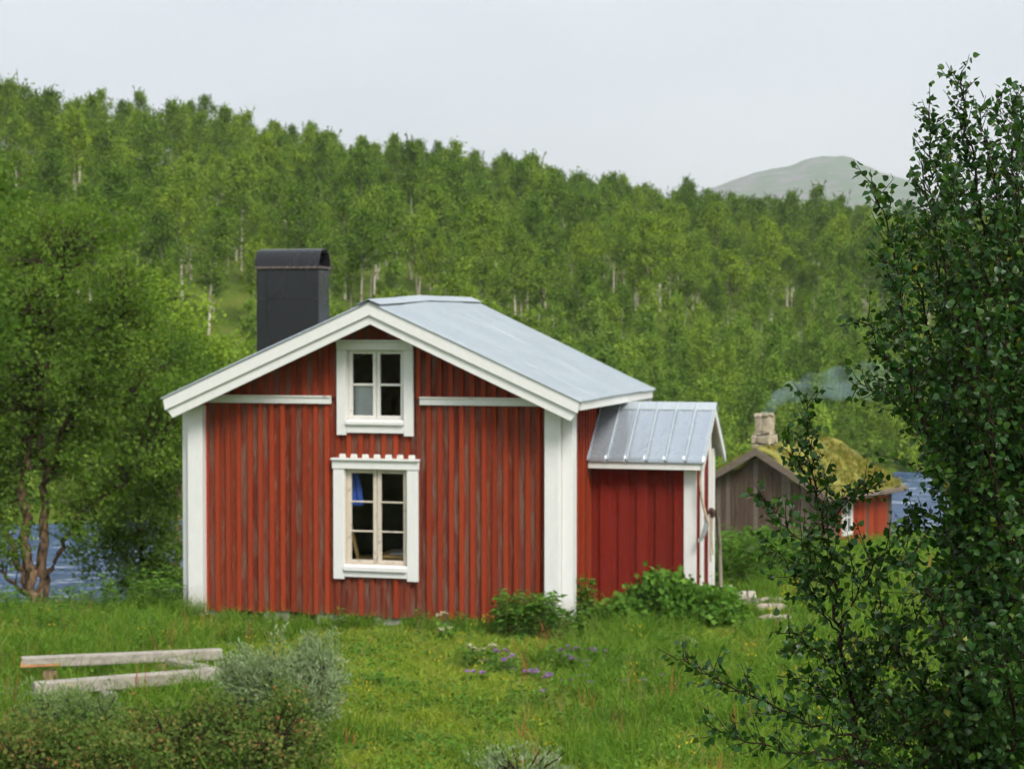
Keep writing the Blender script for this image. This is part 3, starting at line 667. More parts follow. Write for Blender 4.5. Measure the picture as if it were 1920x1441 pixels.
for k in range(4):
    x = 1331 + k * 1.6
    link('strand', tubes('strand', [(catmull([rel(x, 952, 28.55), rel(x + rr.uniform(-2, 2), 975, 28.5), rel(x + rr.uniform(-2, 2), 1000, 28.5), rel(x + rr.uniform(-1, 2), 1030 + rr.uniform(-12, 25), 28.5)], 6), np.full(19, 0.011))], 6), M['rope'], ro)
link('knot', tubes('knot', [(catmull([rel(1331, 962, 28.5), rel(1333, 955, 28.47), rel(1337, 958, 28.47), rel(1337, 968, 28.5)], 6), np.full(19, 0.03))], 8), M['brown_wood'], ro)
b0 = at(1352, 1040, 29.6); b1 = at(1340, 945, 29.35)
lp = link('leaning_pole', tubes('leaning_pole', [(catmull([(b0.x, b0.y, hz(b0.x, b0.y) - 0.05), tuple((b0 + b1) / 2 + Vector((0.012, 0, 0))), tuple(b1)], 8), np.linspace(0.035, 0.022, 17))], 8), M['birch_bark'])
tag(lp, 'pale peeled pole leaning against the far corner of the porch', 'pole')
# plank steps and the flat stones of the path
st = empty('plank_step', at(1393, 1126, 28.9)); st.location.z = hz(st.location.x, st.location.y)
tag(st, 'low step of pale grey planks on the grass beside the porch', 'step')
for k in range(3):
    MB().bar((-0.16 + k * 0.13, -0.34 + 0.02 * k, 0.115), (-0.10 + k * 0.13, 0.30, 0.115), 0.11, 0.035).build('plank', M['pale_plank'], st, 0.004)
for y in (-0.25, 0.2): MB().box(-0.2, 0.2, y - 0.04, y + 0.04, -0.03, 0.095).build('bearer', M['grey_wood'], st)
s2 = empty('door_step', at(1367, 1106, 29.7)); s2.location.z = hz(s2.location.x, s2.location.y)
tag(s2, 'short pale plank step against the foot of the porch door', 'step')
MB().bar((-0.07, -0.35, 0.13), (0.0, 0.35, 0.13), 0.17, 0.04).build('plank', M['pale_plank'], s2, 0.004)
MB().box(-0.12, 0.05, -0.26, -0.16, -0.03, 0.108).build('bearer', M['grey_wood'], s2); MB().box(-0.1, 0.07, 0.16, 0.26, -0.03, 0.108).build('bearer', M['grey_wood'], s2)
def flat_stone(name, px, py, Y, w, d, h, seed, m, label, cat='stone', group=None, zoff=0.0):
    r = np.random.RandomState(seed); n = 14; a = np.arange(n) * 2 * math.pi / n
    rad = 1 + 0.14 * r.uniform(-1, 1, n); P = at(px, py, Y)
    rings = [(1.0, -0.08), (1.02, h * 0.55), (0.94, h * 0.9), (0.6, h)]
    V = []
    for s, z in rings:
        V += [(s * rad[i] * w * math.cos(a[i]), s * rad[i] * d * math.sin(a[i]), z + 0.012 * r.uniform(-1, 1)) for i in range(n)]
    V.append((0, 0, h)); Fq = [(k * n + i, k * n + (i + 1) % n, (k + 1) * n + (i + 1) % n, (k + 1) * n + i) for k in range(3) for i in range(n)]
    me = bpy.data.meshes.new(name); me.from_pydata(V, [], Fq + [(3 * n + i, 3 * n + (i + 1) % n, 4 * n) for i in range(n)]); me.materials.append(m); me.update()
    for p_ in me.polygons: p_.use_smooth = True
    o_ = link(name, me); o_.location = (P.x, P.y, hz(P.x, P.y) + zoff); return tag(o_, label, cat, group)
flat_stone('path_stone', 1452, 1176, 27.2, 0.22, 0.16, 0.05, 1, M['flag'], 'pale flat path stone nearest the camera, right of the porch')
flat_stone('path_stone', 1449, 1158, 28.1, 0.26, 0.30, 0.05, 2, M['flag'], 'largest brownish flat stone in the middle of the path')
flat_stone('path_stone', 1446, 1142, 29.0, 0.20, 0.14, 0.05, 3, M['flag'], 'small far flat stone of the path beside the plank step')

# ------------------------------------------------------------------ old timber frame on the left
def beam(name, a, b_, w, h, label, m, end=None, seed=0):
    a, b_ = Vector(a), Vector(b_); o_ = empty(name, (a + b_) / 2); o_.location.z -= h / 2; c0 = o_.location
    r = random.Random(seed); mb = MB(); k = 7
    for i in range(1): mb.bar(a - c0, b_ - c0, w, h)
    body = mb.build('timber', m, o_, 0.014)
    if end:
        d = (b_ - a).normalized(); MB().bar(a - c0 - d * 0.004, a - c0 + d * 0.42, w * 0.6, h * 0.55, (0, 0.2, 1)).build('split_end', M['fresh_wood'], o_, 0.006).location = (0.0, -w * 0.215, -h * 0.20)
    return tag(o_, label, 'beam')
fb0, fb1 = at(62, 1291, 20.45), at(420, 1262, 21.3)
kb0, kb1 = at(40, 1241, 21.85), at(416, 1225, 22.5)
beam('timber_beam', fb0, fb1, 0.15, 0.135, 'near grey squared beam of the low timber frame', M['grey_wood'])
beam('timber_beam', kb0, kb1, 0.14, 0.115, 'far grey beam of the timber frame with a split orange end', M['grey_wood'], True)
x0, x1 = at(322, 1238, 22.2), at(392, 1263, 21.25)
beam('timber_beam', (x0.x, x0.y, min(kb0.z, kb1.z) - 0.03), (x1.x, x1.y + 0.1, x1.z + 0.02), 0.17, 0.07, 'short flat pale plank joining the two long beams', M['grey_wood'])
for (px, py, Y, w, h, lab) in ((95, 1268, 21.7, 0.085, 0.24, 'brown stump post under the left end of the far beam'), (300, 1262, 22.1, 0.08, 0.2, 'brown post under the right end of the far beam')):
    P = at(px, py, Y); gz = hz(P.x, P.y)
    o_ = link('support_post', tubes('support_post', [(np.array([(0, 0, -0.08), (0.005, 0, 0.05), (-0.01, 0.01, max(0.1, kb0.z - 0.065 - gz)), (-0.01, 0.01, max(0.1, kb0.z - 0.064 - gz))]), [w, w * 0.95, w * 0.9, 0.001])], 9), M['brown_bark'])
    o_.location = (P.x, P.y, gz); tag(o_, lab, 'post')
P = at(170, 1277, 21.3)
o_ = link('charred_log', tubes('charred_log', [(catmull([(-0.35, 0.12, 0.07), (0, 0, 0.08), (0.38, -0.06, 0.07)], 6), np.array([0.001] + [0.07] * 11 + [0.001]))], 9), M['char']); o_.location = (P.x, P.y, hz(P.x, P.y)); tag(o_, 'charred black log lying inside the timber frame', 'log')
flat_stone('footing_stone', 203, 1318, 20.5, 0.10, 0.09, 0.20, 9, M['ash_stone'], 'grey stone propping the near beam of the timber frame')
flat_stone('footing_stone', 160, 1282, 21.2, 0.09, 0.06, 0.10, 10, M['flag'], 'small pale stone beside the charred log in the frame')

# ------------------------------------------------------------------ the turf-roofed cabin by the river
TY = math.radians(33)
M['old_barge'] = plain('old_grey_brown_board', (0.19, 0.15, 0.12), 0.85, 0.4, 4, (6, 6, 6), 0.3, spec=0.15)
c0 = at(1546, 1018, 49.0)
turf = empty('turf_cabin', (c0.x, c0.y, -1.55), -TY)
tag(turf, 'low brown cabin with a grassy turf roof and stone chimney by the river', 'cabin')
TL, HW = 4.2, 1.72                       # length, half width of the gable wall
AX, AZ, EZt = -HW, 2.26, 1.30            # ridge x, ridge height, eave height at wall, above the cabin base
def tz_(x): return AZ - abs(x - AX) * (AZ - EZt) / HW
twall = MB().prism([(-2 * HW, -0.1), (0, -0.1), (0, tz_(0) - 0.05), (AX, AZ - 0.05), (-2 * HW, tz_(-2 * HW) - 0.05)], 0.03, 0.12).build('gable_wall', M['brown_wood'], turf)
n = 27; p = 2 * HW / n
for i in range(n):
    a = -2 * HW + i * p; pts = [(a + 0.006, -0.1), (a + p - 0.006, -0.1), (a + p - 0.006, tz_(a + p) - 0.03), (a + 0.006, tz_(a) - 0.03)]
    if a < AX < a + p: pts.insert(3, (AX, AZ - 0.03))
    MB().prism(pts, rng.uniform(-0.02, 0.012), 0.029).build('board', M['brown_wood'] if rng.random() < 0.6 else M['old_barge'], twall)
tside = MB().box(-0.10, -0.02, 0.125, TL, -0.1, EZt).build('side_wall', M['red_porch'], turf)
n = 24; p = (TL - 0.13) / n
for i in range(n):
    a = 0.13 + i * p
    if 1.05 < a + p / 2 < 1.62: 
        MB().box(-0.019, 0.01, a + 0.004, a + p - 0.004, -0.1, 0.22).build('board', M['red_porch'], tside)
        continue
    MB().box(-0.019, rng.uniform(0.004, 0.014), a + 0.004, a + p - 0.004, -0.1, EZt - 0.01).build('board', M['brown_wood'] if (i < 4 or 14 <= i < 15 or i > 21) else M['red_cover'], tside)
wn = MB(); wn.box(-0.015, 0.035, 1.04, 1.13, 0.22, 1.12); wn.box(-0.015, 0.035, 1.53, 1.62, 0.22, 1.12); wn.box(-0.015, 0.035, 1.131, 1.529, 1.04, 1.12); wn.box(-0.015, 0.035, 1.131, 1.529, 0.22, 0.30)
wn.box(-0.015, 0.02, 1.31, 1.35, 0.301, 1.039); wn.box(-0.014, 0.018, 1.131, 1.309, 0.65, 0.68); wn.box(-0.014, 0.018, 1.351, 1.529, 0.65, 0.68)
twin = wn.build('window', M['white'], turf)
for a, b_ in ((1.131, 1.309), (1.351, 1.529)):
    for z0, z1 in ((0.301, 0.649), (0.681, 1.039)): MB().box(-0.012, -0.006, a, b_, z0, z1).build('pane', M['glass'], twin)
MB().box(-2 * HW, -2 * HW + 0.09, 0.125, TL, -0.1, EZt).build('side_wall', M['brown_wood'], turf)
MB().prism([(-2 * HW, -0.1), (0, -0.1), (0, tz_(0) - 0.05), (AX, AZ - 0.05), (-2 * HW, tz_(-2 * HW) - 0.05)], TL - 0.1, TL).build('back_wall', M['brown_wood'], turf)
OV = 0.28
troof = MB()
for sx in (-1, 1):
    xe = AX + sx * (HW + OV)
    troof.prism([(AX, AZ - 0.02), (xe, tz_(xe) - 0.02), (xe, tz_(xe) + 0.03), (AX, AZ + 0.03)], -0.25, TL + 0.2)
troof = troof.build('roof', M['brown_wood'], turf)
for sx in (-1, 1):
    xe = AX + sx * (HW + OV + 0.02)
    MB().prism([(AX, AZ + 0.16), (xe, tz_(xe) + 0.14), (xe, tz_(xe) - 0.03), (AX, AZ - 0.03)], -0.29, -0.255).build('barge_board', M['old_barge'], turf)
    mb = MB(); mb.bar((xe + sx * 0.03, -0.28, tz_(xe) + 0.07), (xe + sx * 0.03, TL + 0.2, tz_(xe) + 0.06), 0.07, 0.12); mb.build('eave_log', M['old_barge'], turf, 0.02)
# turf mat as a lumpy sheet over both slopes
nx, ny = 44, 46; V = []; tr_ = np.random.RandomState(4)
for j in range(ny + 1):
    for i in range(nx + 1):
        x = AX - (HW + OV) + 2 * (HW + OV) * i / nx; y = -0.25 + (TL + 0.45) * j / ny
        V.append((x, y, tz_(x) + 0.14 + 0.10 * float(vnoise(np.array(x), np.array(y), 0.55, 12)) + 0.05 * float(vnoise(np.array(x), np.array(y), 0.2, 13)) + 0.06 * math.exp(-((x - AX) / 0.4) ** 2)))
Fq = [(j * (nx + 1) + i, j * (nx + 1) + i + 1, (j + 1) * (nx + 1) + i + 1, (j + 1) * (nx + 1) + i) for j in range(ny) for i in range(nx)]
M['turf'] = plain('turf_moss', (0.21, 0.20, 0.04), 0.95, 0.5, 2.2, bmp=0.8)
tm = link('turf', mesh_np('turf', V, Fq, smooth=True), M['turf'], turf); tm.modifiers.new('thick', 'SOLIDIFY').thickness = 0.12
r_ = np.random.RandomState(6); n = 9000
gx = AX + r_.uniform(-1, 1, n) * (HW + OV); gy = r_.uniform(-0.25, TL + 0.2, n)
gz_ = np.array([tz_(x) for x in gx]) + 0.14
keep = r_.uniform(0, 1, n) < 0.35 + 0.65 * (vnoise(gx, gy, 0.8, 14) > -0.1)
gx, gy, gz_ = gx[keep], gy[keep], gz_[keep]
tg = link('turf_grass', leaves('turf_grass', r_, np.stack([gx, gy, gz_], -1), np.tile(np.array([[0.0, 0, 1.0]]), (len(gx), 1)), r_.uniform(0.06, 0.16, len(gx)), LEAF_LONG, 0.0, 0.45), M['moss'], turf); tag(tg, None, None, None, 'stuff')
# stone chimney, stone by stone
ck = at(1433, 840, 50.6); cl = turf.matrix_basis.inverted() if False else None
ch = MB().box(0, 0.01, 0, 0.01, 0, 0.01)
loc = Matrix.Rotation(TY, 3, 'Z') @ (Vector(ck) - turf.location)
stk = MB().box(loc.x - 0.12, loc.x + 0.12, loc.y - 0.12, loc.y + 0.12, 1.2, loc.z + 0.65).build('chimney', M['ash_stone'], turf)
z = loc.z - 0.52; k = 0
def stone_block(x0, x1, y0, y1, z0, z1, m):
    mb = MB().box(x0, x1, y0, y1, z0, z1); mb.v = [tuple(c_ + rng.uniform(-0.035, 0.035) for c_ in v) for v in mb.v]
    mb.build('stone', m, stk, 0.03)
for h_, s_ in ((0.17, 0.27), (0.14, 0.24), (0.19, 0.28), (0.12, 0.35), (0.24, 0.36), (0.09, 0.29), (0.36, 0.26), (0.08, 0.27)):
    s_ *= 0.72; cuts = [-s_, rng.uniform(-0.1, 0.1), s_]
    for a, b_ in zip(cuts[:-1], cuts[1:]):
        stone_block(loc.x + a + 0.006, loc.x + b_ - 0.006, loc.y - s_, loc.y - 0.09, z + 0.005, z + h_ - 0.005, M['stone'])
        stone_block(loc.x + a + 0.006, loc.x + b_ - 0.006, loc.y + 0.09, loc.y + s_, z + 0.005, z + h_ - 0.005, M['stone'])
    stone_block(loc.x + 0.09, loc.x + s_, loc.y - 0.085, loc.y + 0.085, z + 0.005, z + h_ - 0.005, M['stone'])
    stone_block(loc.x - s_, loc.x - 0.09, loc.y - 0.085, loc.y + 0.085, z + 0.005, z + h_ - 0.005, M['stone'])
    z += h_
CHIM_TOP = Vector((ck.x, ck.y, turf.location.z + z))

# ------------------------------------------------------------------ plants: generators
def unit(v): return v / (np.linalg.norm(v, axis=-1, keepdims=True) + 1e-9)
TONE = {}
def birch_parts(seed, H, base_f, spread, nprim, nleaf, leaf, trunk_r, forks=1, lean=0.06, sigma=0.13, up_el=(25, 60)):
    """trunk and limb lines, leaf positions and directions of one birch standing at the origin"""
    r = np.random.RandomState(seed); lines = []; P = []; D = []; TN = []; trunks = []
    for k in range(forks):
        az = r.uniform(0, 6.28); ln = lean * (1 if forks == 1 else 2.2) * H
        z = np.linspace(0, 1, 9); bend = r.normal(0, 0.022 * H, (9, 2)).cumsum(0) * z[:, None] * 0.55
        h = H * (1 if k == 0 else r.uniform(0.75, 0.95))
        T = np.stack([bend[:, 0] + ln * math.cos(az) * z ** 1.3, bend[:, 1] + ln * math.sin(az) * z ** 1.3, z * h - 0.15], -1)
        T = catmull(T, 3); f = np.linspace(0, 1, len(T)); rr_ = trunk_r * (1.0 - 0.88 * f) * (1.25 - 0.25 * np.minimum(1, f * 12))
        lines.append((T, rr_)); trunks.append(T)
    ga = r.uniform(0, 6.28)
    for i in range(nprim):
        T = trunks[i % forks]; u = (i + r.uniform(0, 1)) / nprim; t = base_f + (0.985 - base_f) * u
        p0 = T[min(len(T) - 1, int(t * (len(T) - 1)))]; ga += 2.4 + r.normal(0, 0.4)
        ln = spread * H * (0.35 + 1.0 * math.sin(min(1, (u + 0.12) * 1.25) * math.pi * 0.62) if u < 0.55 else 1.28 * (1 - u) ** 0.55 + 0.14) * r.uniform(0.65, 1.2)
        el = math.radians(r.uniform(*up_el) + 18 * u)
        d = np.array([math.cos(ga) * math.cos(el), math.sin(ga) * math.cos(el), math.sin(el)])
        L_ = np.stack([p0 + d * ln * s + np.array([0, 0, -0.28 * ln * s * s]) for s in np.linspace(0, 1, 5)])
        lines.append((L_, np.linspace(trunk_r * 0.28 * (1 - 0.6 * u), 0.006, 5)))
        ns = 5 if ln > 0.5 else 3
        for j in range(ns):
            s0 = r.uniform(0.25, 1.0); q0 = p0 + d * ln * s0 + np.array([0, 0, -0.28 * ln * s0 * s0])
            dd = unit(d + r.normal(0, 0.75, 3)); l2 = ln * r.uniform(0.25, 0.5)
            m_ = max(4, int(nleaf / (nprim * ns) * r.uniform(0.5, 1.5)))
            s = r.uniform(0, 1, m_)[:, None]
            P.append(q0 + dd * l2 * s + np.array([0, 0, -0.45]) * l2 * s * s + r.normal(0, sigma, (m_, 3)) * (0.6 + 0.5 * s)); D.append(np.tile(dd * 0.5 + np.array([0, 0, -0.7]), (m_, 1))); TN.append(np.clip(r.uniform(0, 0.62) + r.uniform(0, 0.38, m_), 0, 1))
            if j < 2: lines.append((np.stack([q0, q0 + dd * l2 * 0.6, q0 + dd * l2 + np.array([0, 0, -0.3 * l2])]), np.array([0.012, 0.008, 0.004])))
    for i in range(4 if H > 2 else 2):      # thin upright leaders above the crown
        T = trunks[i % forks]; q0 = T[-1] - np.array([0, 0, 0.12 * H]) + r.normal(0, 0.05 * H, 3) * np.array([1, 1, 0.3]); l2 = H * r.uniform(0.10, 0.2); dd = unit(np.array([r.normal(0, 0.28), r.normal(0, 0.28), 1.0])); m_ = 26; s = r.uniform(0, 1, m_)[:, None]
        lines.append((np.stack([q0, q0 + dd * l2 * 0.5, q0 + dd * l2]), np.array([0.014, 0.009, 0.004]))); P.append(q0 + dd * l2 * s + r.normal(0, 0.05, (m_, 3)) * (1.15 - s)); D.append(np.tile(dd * 0.6 + r.normal(0, 0.2, 3), (m_, 1))); TN.append(r.uniform(0, 0.7, m_))
    P = np.concatenate(P); D = np.concatenate(D); TONE[seed] = np.concatenate(TN)
    return lines, P, D, leaf * np.random.RandomState(seed + 1).uniform(0.7, 1.3, len(P))

def join_mesh(name, parts):
    """(mesh, material) pairs -> one mesh with several materials; all meshes made by mesh_np"""
    V, Fs, T, mi, b = [], [], [], [], 0
    for k, (me, m_) in enumerate(parts):
        v = np.empty(len(me.vertices) * 3, np.float32); me.vertices.foreach_get('co', v); v = v.reshape(-1, 3)
        f = np.empty(len(me.loops), np.int32); me.loops.foreach_get('vertex_index', f); f = f.reshape(-1, 4) + b
        if 'tone' in me.attributes:
            tn = np.empty(len(v), np.float32); me.attributes['tone'].data.foreach_get('value', tn)
        else: tn = np.full(len(v), 0.5, np.float32)
        V.append(v); Fs.append(f); T.append(tn); mi += [k] * len(f); b += len(v)
    out = mesh_np(name, np.concatenate(V), np.concatenate(Fs), False, tone=np.concatenate(T))
    for _, m_ in parts: out.materials.append(m_)
    out.polygons.foreach_set('material_index', mi); out.update()
    return out

def scatter(name, pts, rot, scl, idx, protos, label):
    """one object of kind stuff: instances of small meshes on points, by geometry nodes"""
    col = bpy.data.collections.new(name + '_kinds')
    for i, me in enumerate(protos):
        o_ = bpy.data.objects.new(f'{name}_kind_{i:02d}', me); col.objects.link(o_)
    n = len(pts); me = bpy.data.meshes.new(name); me.vertices.add(n); me.vertices.foreach_set('co', np.asarray(pts, np.float32).ravel())
    a = me.attributes.new('rot', 'FLOAT_VECTOR', 'POINT'); a.data.foreach_set('vector', np.asarray(rot, np.float32).ravel())
    a = me.attributes.new('scl', 'FLOAT', 'POINT'); a.data.foreach_set('value', np.asarray(scl, np.float32))
    a = me.attributes.new('idx', 'INT', 'POINT'); a.data.foreach_set('value', np.asarray(idx, np.int32))
    o = link(name, me)
    ng = bpy.data.node_groups.new(name, 'GeometryNodeTree')
    ng.interface.new_socket('Geometry', in_out='INPUT', socket_type='NodeSocketGeometry'); ng.interface.new_socket('Geometry', in_out='OUTPUT', socket_type='NodeSocketGeometry')
    gi, go = ng.nodes.new('NodeGroupInput'), ng.nodes.new('NodeGroupOutput')
    ip = ng.nodes.new('GeometryNodeInstanceOnPoints'); ci = ng.nodes.new('GeometryNodeCollectionInfo')
    ci.inputs['Collection'].default_value = col; ci.inputs['Separate Children'].default_value = True; ci.inputs['Reset Children'].default_value = True
    def na(nm, ty):
        k = ng.nodes.new('GeometryNodeInputNamedAttribute'); k.data_type = ty; k.inputs['Name'].default_value = nm; return k.outputs['Attribute']
    ng.links.new(gi.outputs[0], ip.inputs['Points']); ng.links.new(ci.outputs[0], ip.inputs['Instance']); ip.inputs['Pick Instance'].default_value = True
    ng.links.new(na('idx', 'INT'), ip.inputs['Instance Index']); ng.links.new(na('scl', 'FLOAT'), ip.inputs['Scale'])
    er = ng.nodes.new('FunctionNodeEulerToRotation'); ng.links.new(na('rot', 'FLOAT_VECTOR'), er.inputs[0]); ng.links.new(er.outputs[0], ip.inputs['Rotation'])
    ng.links.new(ip.outputs[0], go.inputs[0])
    md = o.modifiers.new('scatter', 'NODES'); md.node_group = ng
    return tag(o, label, None, None, 'stuff')

# ------------------------------------------------------------------ the wooded hillside
tall = []       # (trunk mesh, crown mesh)
for k in range(9):
    H = [5.0, 5.5, 4.5, 5.2, 4.8, 5.7, 4.9, 4.4, 5.3][k]
    ln, P, D, S = birch_parts(100 + k, H, [0.44, 0.50, 0.40, 0.54, 0.46, 0.48, 0.42, 0.46, 0.52][k], [0.20, 0.17, 0.23, 0.19, 0.22, 0.16, 0.24, 0.21, 0.18][k], 34, 3000, 0.095, 0.068, [1, 1, 2, 1, 1, 1, 2, 1, 1][k], 0.05, 0.14, (15, 55))
    tall.append((tubes('trunk', ln, 5), leaves('crown', np.random.RandomState(k), P, D, S, LEAF_RHOMB, 0.25, 0.7, TONE[100 + k])))
young = []
for k in range(7):
    H = [3.7, 3.1, 2.7, 3.4, 3.9, 2.4, 3.0][k]
    ln, P, D, S = birch_parts(200 + k, H, 0.07, [0.27, 0.31, 0.35, 0.28, 0.25, 0.38, 0.31][k], 30, 2800, 0.092, 0.036, [1, 2, 2, 1, 1, 3, 2][k], 0.04, 0.14, (35, 70))
    young.append((tubes('trunk', ln, 5), leaves('crown', np.random.RandomState(50 + k), P, D, S, LEAF_RHOMB, 0.25, 0.7, TONE[200 + k])))
for a, b_ in tall: a.materials.append(M['birch_bark']); b_.materials.append(M['hill_leaf'])
for a, b_ in young: a.materials.append(M['brown_bark']); b_.materials.append(M['young_leaf'])

r = np.random.RandomState(11)
cand = []
cell = {}
def free(x, y, d):
    ix, iy = int(x // 3), int(y // 3)
    for i in range(ix - 1, ix + 2):
        for j in range(iy - 1, iy + 2):
            for (a, b_, dd) in cell.get((i, j), ()):
                if (a - x) ** 2 + (b_ - y) ** 2 < (0.5 * (d + dd)) ** 2: return False
    cell.setdefault((ix, iy), []).append((x, y, d)); return True
tries = 24000
ty_ = 44 + 150 * r.uniform(0, 1, tries) ** 0.8; tx_ = r.uniform(-1, 1, tries) * (0.2526 * ty_ * 1.05 + 7)
bf_ = bank_far(tx_); Q_ = np.interp(tx_, [-38, -10, 29], [78, 84, 96]); qq = (ty_ - bf_) / Q_
dn = vnoise(tx_, ty_, 7.0, 21); hh_ = hgt(tx_, ty_)
for x, y, q, d_, h_ in zip(tx_, ty_, qq, dn, hh_):
    if q < 0.012 or q > 1.22: continue
    ppx = CX + x / y * F_PX
    # the open grassy slope above the left bank
    if 225 < ppx < 470 and 0.10 < q < 0.36 and d_ > -0.55: continue
    yng = q < 0.30 + 0.10 * d_
    if yng and q > 0.22 and d_ > 0.75: continue
    sp = 1.35 if yng else 1.8
    if not free(x, y, sp * r.uniform(0.85, 1.2)): continue
    cand.append((x, y, h_, q, yng, ppx))
rest_pts, rest_idx, rest_s, rest_r = [], [], [], []
protos_all = [join_mesh('t', [(a, M['birch_bark']), (b_, M['hill_leaf'])]) for a, b_ in tall] + [join_mesh('y', [(a, M['brown_bark']), (b_, M['young_leaf'])]) for a, b_ in young]
info = []
for (x, y, h_, q, yng, ppx) in cand:
    k = r.randint(7 if yng else 9); s = r.uniform(0.62, 1.14) * (0.82 if q > 0.75 and not yng else 1.0)
    H = ([3.7, 3.1, 2.7, 3.4, 3.9, 2.4, 3.0] if yng else [5.0, 5.5, 4.5, 5.2, 4.8, 5.7, 4.9, 4.4, 5.3])[k] * s
    pyt = HOR - (h_ + H - EYE) / y * F_PX; pym = HOR - (h_ + H * 0.6 - EYE) / y * F_PX
    vis = -20 < ppx < 1700 and not (330 < ppx < 1230 and pym > 690 - abs(ppx - 700) * 0.0) and not (ppx < 300 and pym > 450) and not (ppx > 1640 and pym > 560)
    if 380 < ppx < 1200 and pyt > 560 + max(0, abs(ppx - 750) - 60) * 0.40: vis = False
    info.append((vis, H / y, x, y, h_, q, yng, ppx, k, s, pyt))
order = sorted([i for i in range(len(info)) if info[i][0]], key=lambda i: -info[i][1])
picked = set(order[:300])
COLS = [(170, 'at the far left'), (330, 'above the bank birch'), (480, 'left of the black chimney'), (640, 'above the black chimney'), (820, 'above the gable peak'), (1010, 'above the metal roof'), (1200, 'above the roof end'), (1330, 'above the porch'), (1480, 'above the turf cabin'), (2000, 'beside the near birch')]
def rows(q, yng):
    if yng: return ('bushy young birch', 'at the hill foot') if q < 0.16 else ('slim young birch', 'on the lower slope')
    if q > 0.72: return ('birch', 'on the wooded skyline')
    return ('pale stemmed birch', 'on the middle slope') if q < 0.48 else ('leafy birch', 'high on the hill')
bins = {}
for i in sorted(picked, key=lambda i: info[i][7]):
    key = (*rows(info[i][5], info[i][6]), next(n_ for lim, n_ in COLS if info[i][7] < lim)); bins.setdefault(key, []).append(i)
def tree_label(i):
    kd, rw, cn = key = (*rows(info[i][5], info[i][6]), next(n_ for lim, n_ in COLS if info[i][7] < lim)); b = bins[key]; k = b.index(i); m_ = len(b)
    ORD = ['second', 'third', 'fourth', 'fifth', 'sixth', 'seventh', 'eighth', 'ninth', 'tenth', 'eleventh', 'twelfth', 'thirteenth', 'fourteenth', 'fifteenth', 'sixteenth', 'seventeenth', 'eighteenth', 'nineteenth', 'twentieth']
    g = f'{kd}es {rw}, {cn}'
    if m_ == 1: return f'{kd} {rw}, {cn}', g
    if k == 0 or k == m_ - 1: return f"{'leftmost' if k == 0 else 'rightmost'} {kd} {rw}, {cn}", g
    return f'{ORD[min(k - 1, 18)]} {kd} from the left {rw}, {cn}', g
for i, (vis, _, x, y, h_, q, yng, ppx, k, s, pyt) in enumerate(info):
    rz = r.uniform(0, 6.28)
    if i in picked:
        tr, cr = (young if yng else tall)[k]
        o = empty('young_birch' if yng else 'hillside_birch', (x, y, h_), rz); o.scale = (s, s, s * r.uniform(0.95, 1.08))
        lab, grp = tree_label(i); tag(o, lab, 'tree', grp)
        link('trunk', tr, None, o); tag(link('crown', cr, None, o), None, None, None, 'stuff')
    else:
        rest_pts.append((x, y, h_)); rest_idx.append(k + (9 if yng else 0)); rest_s.append(s); rest_r.append((0, 0, rz))
# low scrub and undergrowth between the trees
scrub = []
for k in range(5):
    ln, P, D, S = birch_parts(300 + k, 1.3, 0.05, 0.42, 18, 700, 0.12, 0.02, 3, 0.08, 0.10, (40, 75))
    scrub.append(leaves('scrub', np.random.RandomState(80 + k), P, D, S, LEAF_RHOMB, 0.25, 0.7)); scrub[-1].materials.append(M['young_leaf'])
n = 4600; sy_ = 44 + 120 * r.uniform(0, 1, n); sx_ = r.uniform(-1, 1, n) * (0.2526 * sy_ * 1.05 + 6)
sq = (sy_ - bank_far(sx_)) / 85; ok = (sq > 0.0) & (sq < 0.9) & (r.uniform(0, 1, n) < 0.9 - 0.35 * np.clip(sq * 2.2, 0, 1)) & (vnoise(sx_, sy_, 6, 31) > -0.6 + 0.45 * np.clip(sq * 2, 0, 1))
sx_, sy_ = sx_[ok], sy_[ok]; base_i = len(protos_all); protos_all += scrub
rest_pts += list(zip(sx_, sy_, hgt(sx_, sy_))); rest_idx += list(base_i + r.randint(5, size=len(sx_))); rest_s += list(r.uniform(0.5, 1.2, len(sx_)) * np.where((sy_ - bank_far(sx_)) / 85 > 0.3, 0.6, 1.0)); rest_r += [(0, 0, a) for a in r.uniform(0, 6.28, len(sx_))]
scatter('birch_wood', rest_pts, rest_r, rest_s, rest_idx, protos_all, 'dense far birch wood and scrub filling the hillside')

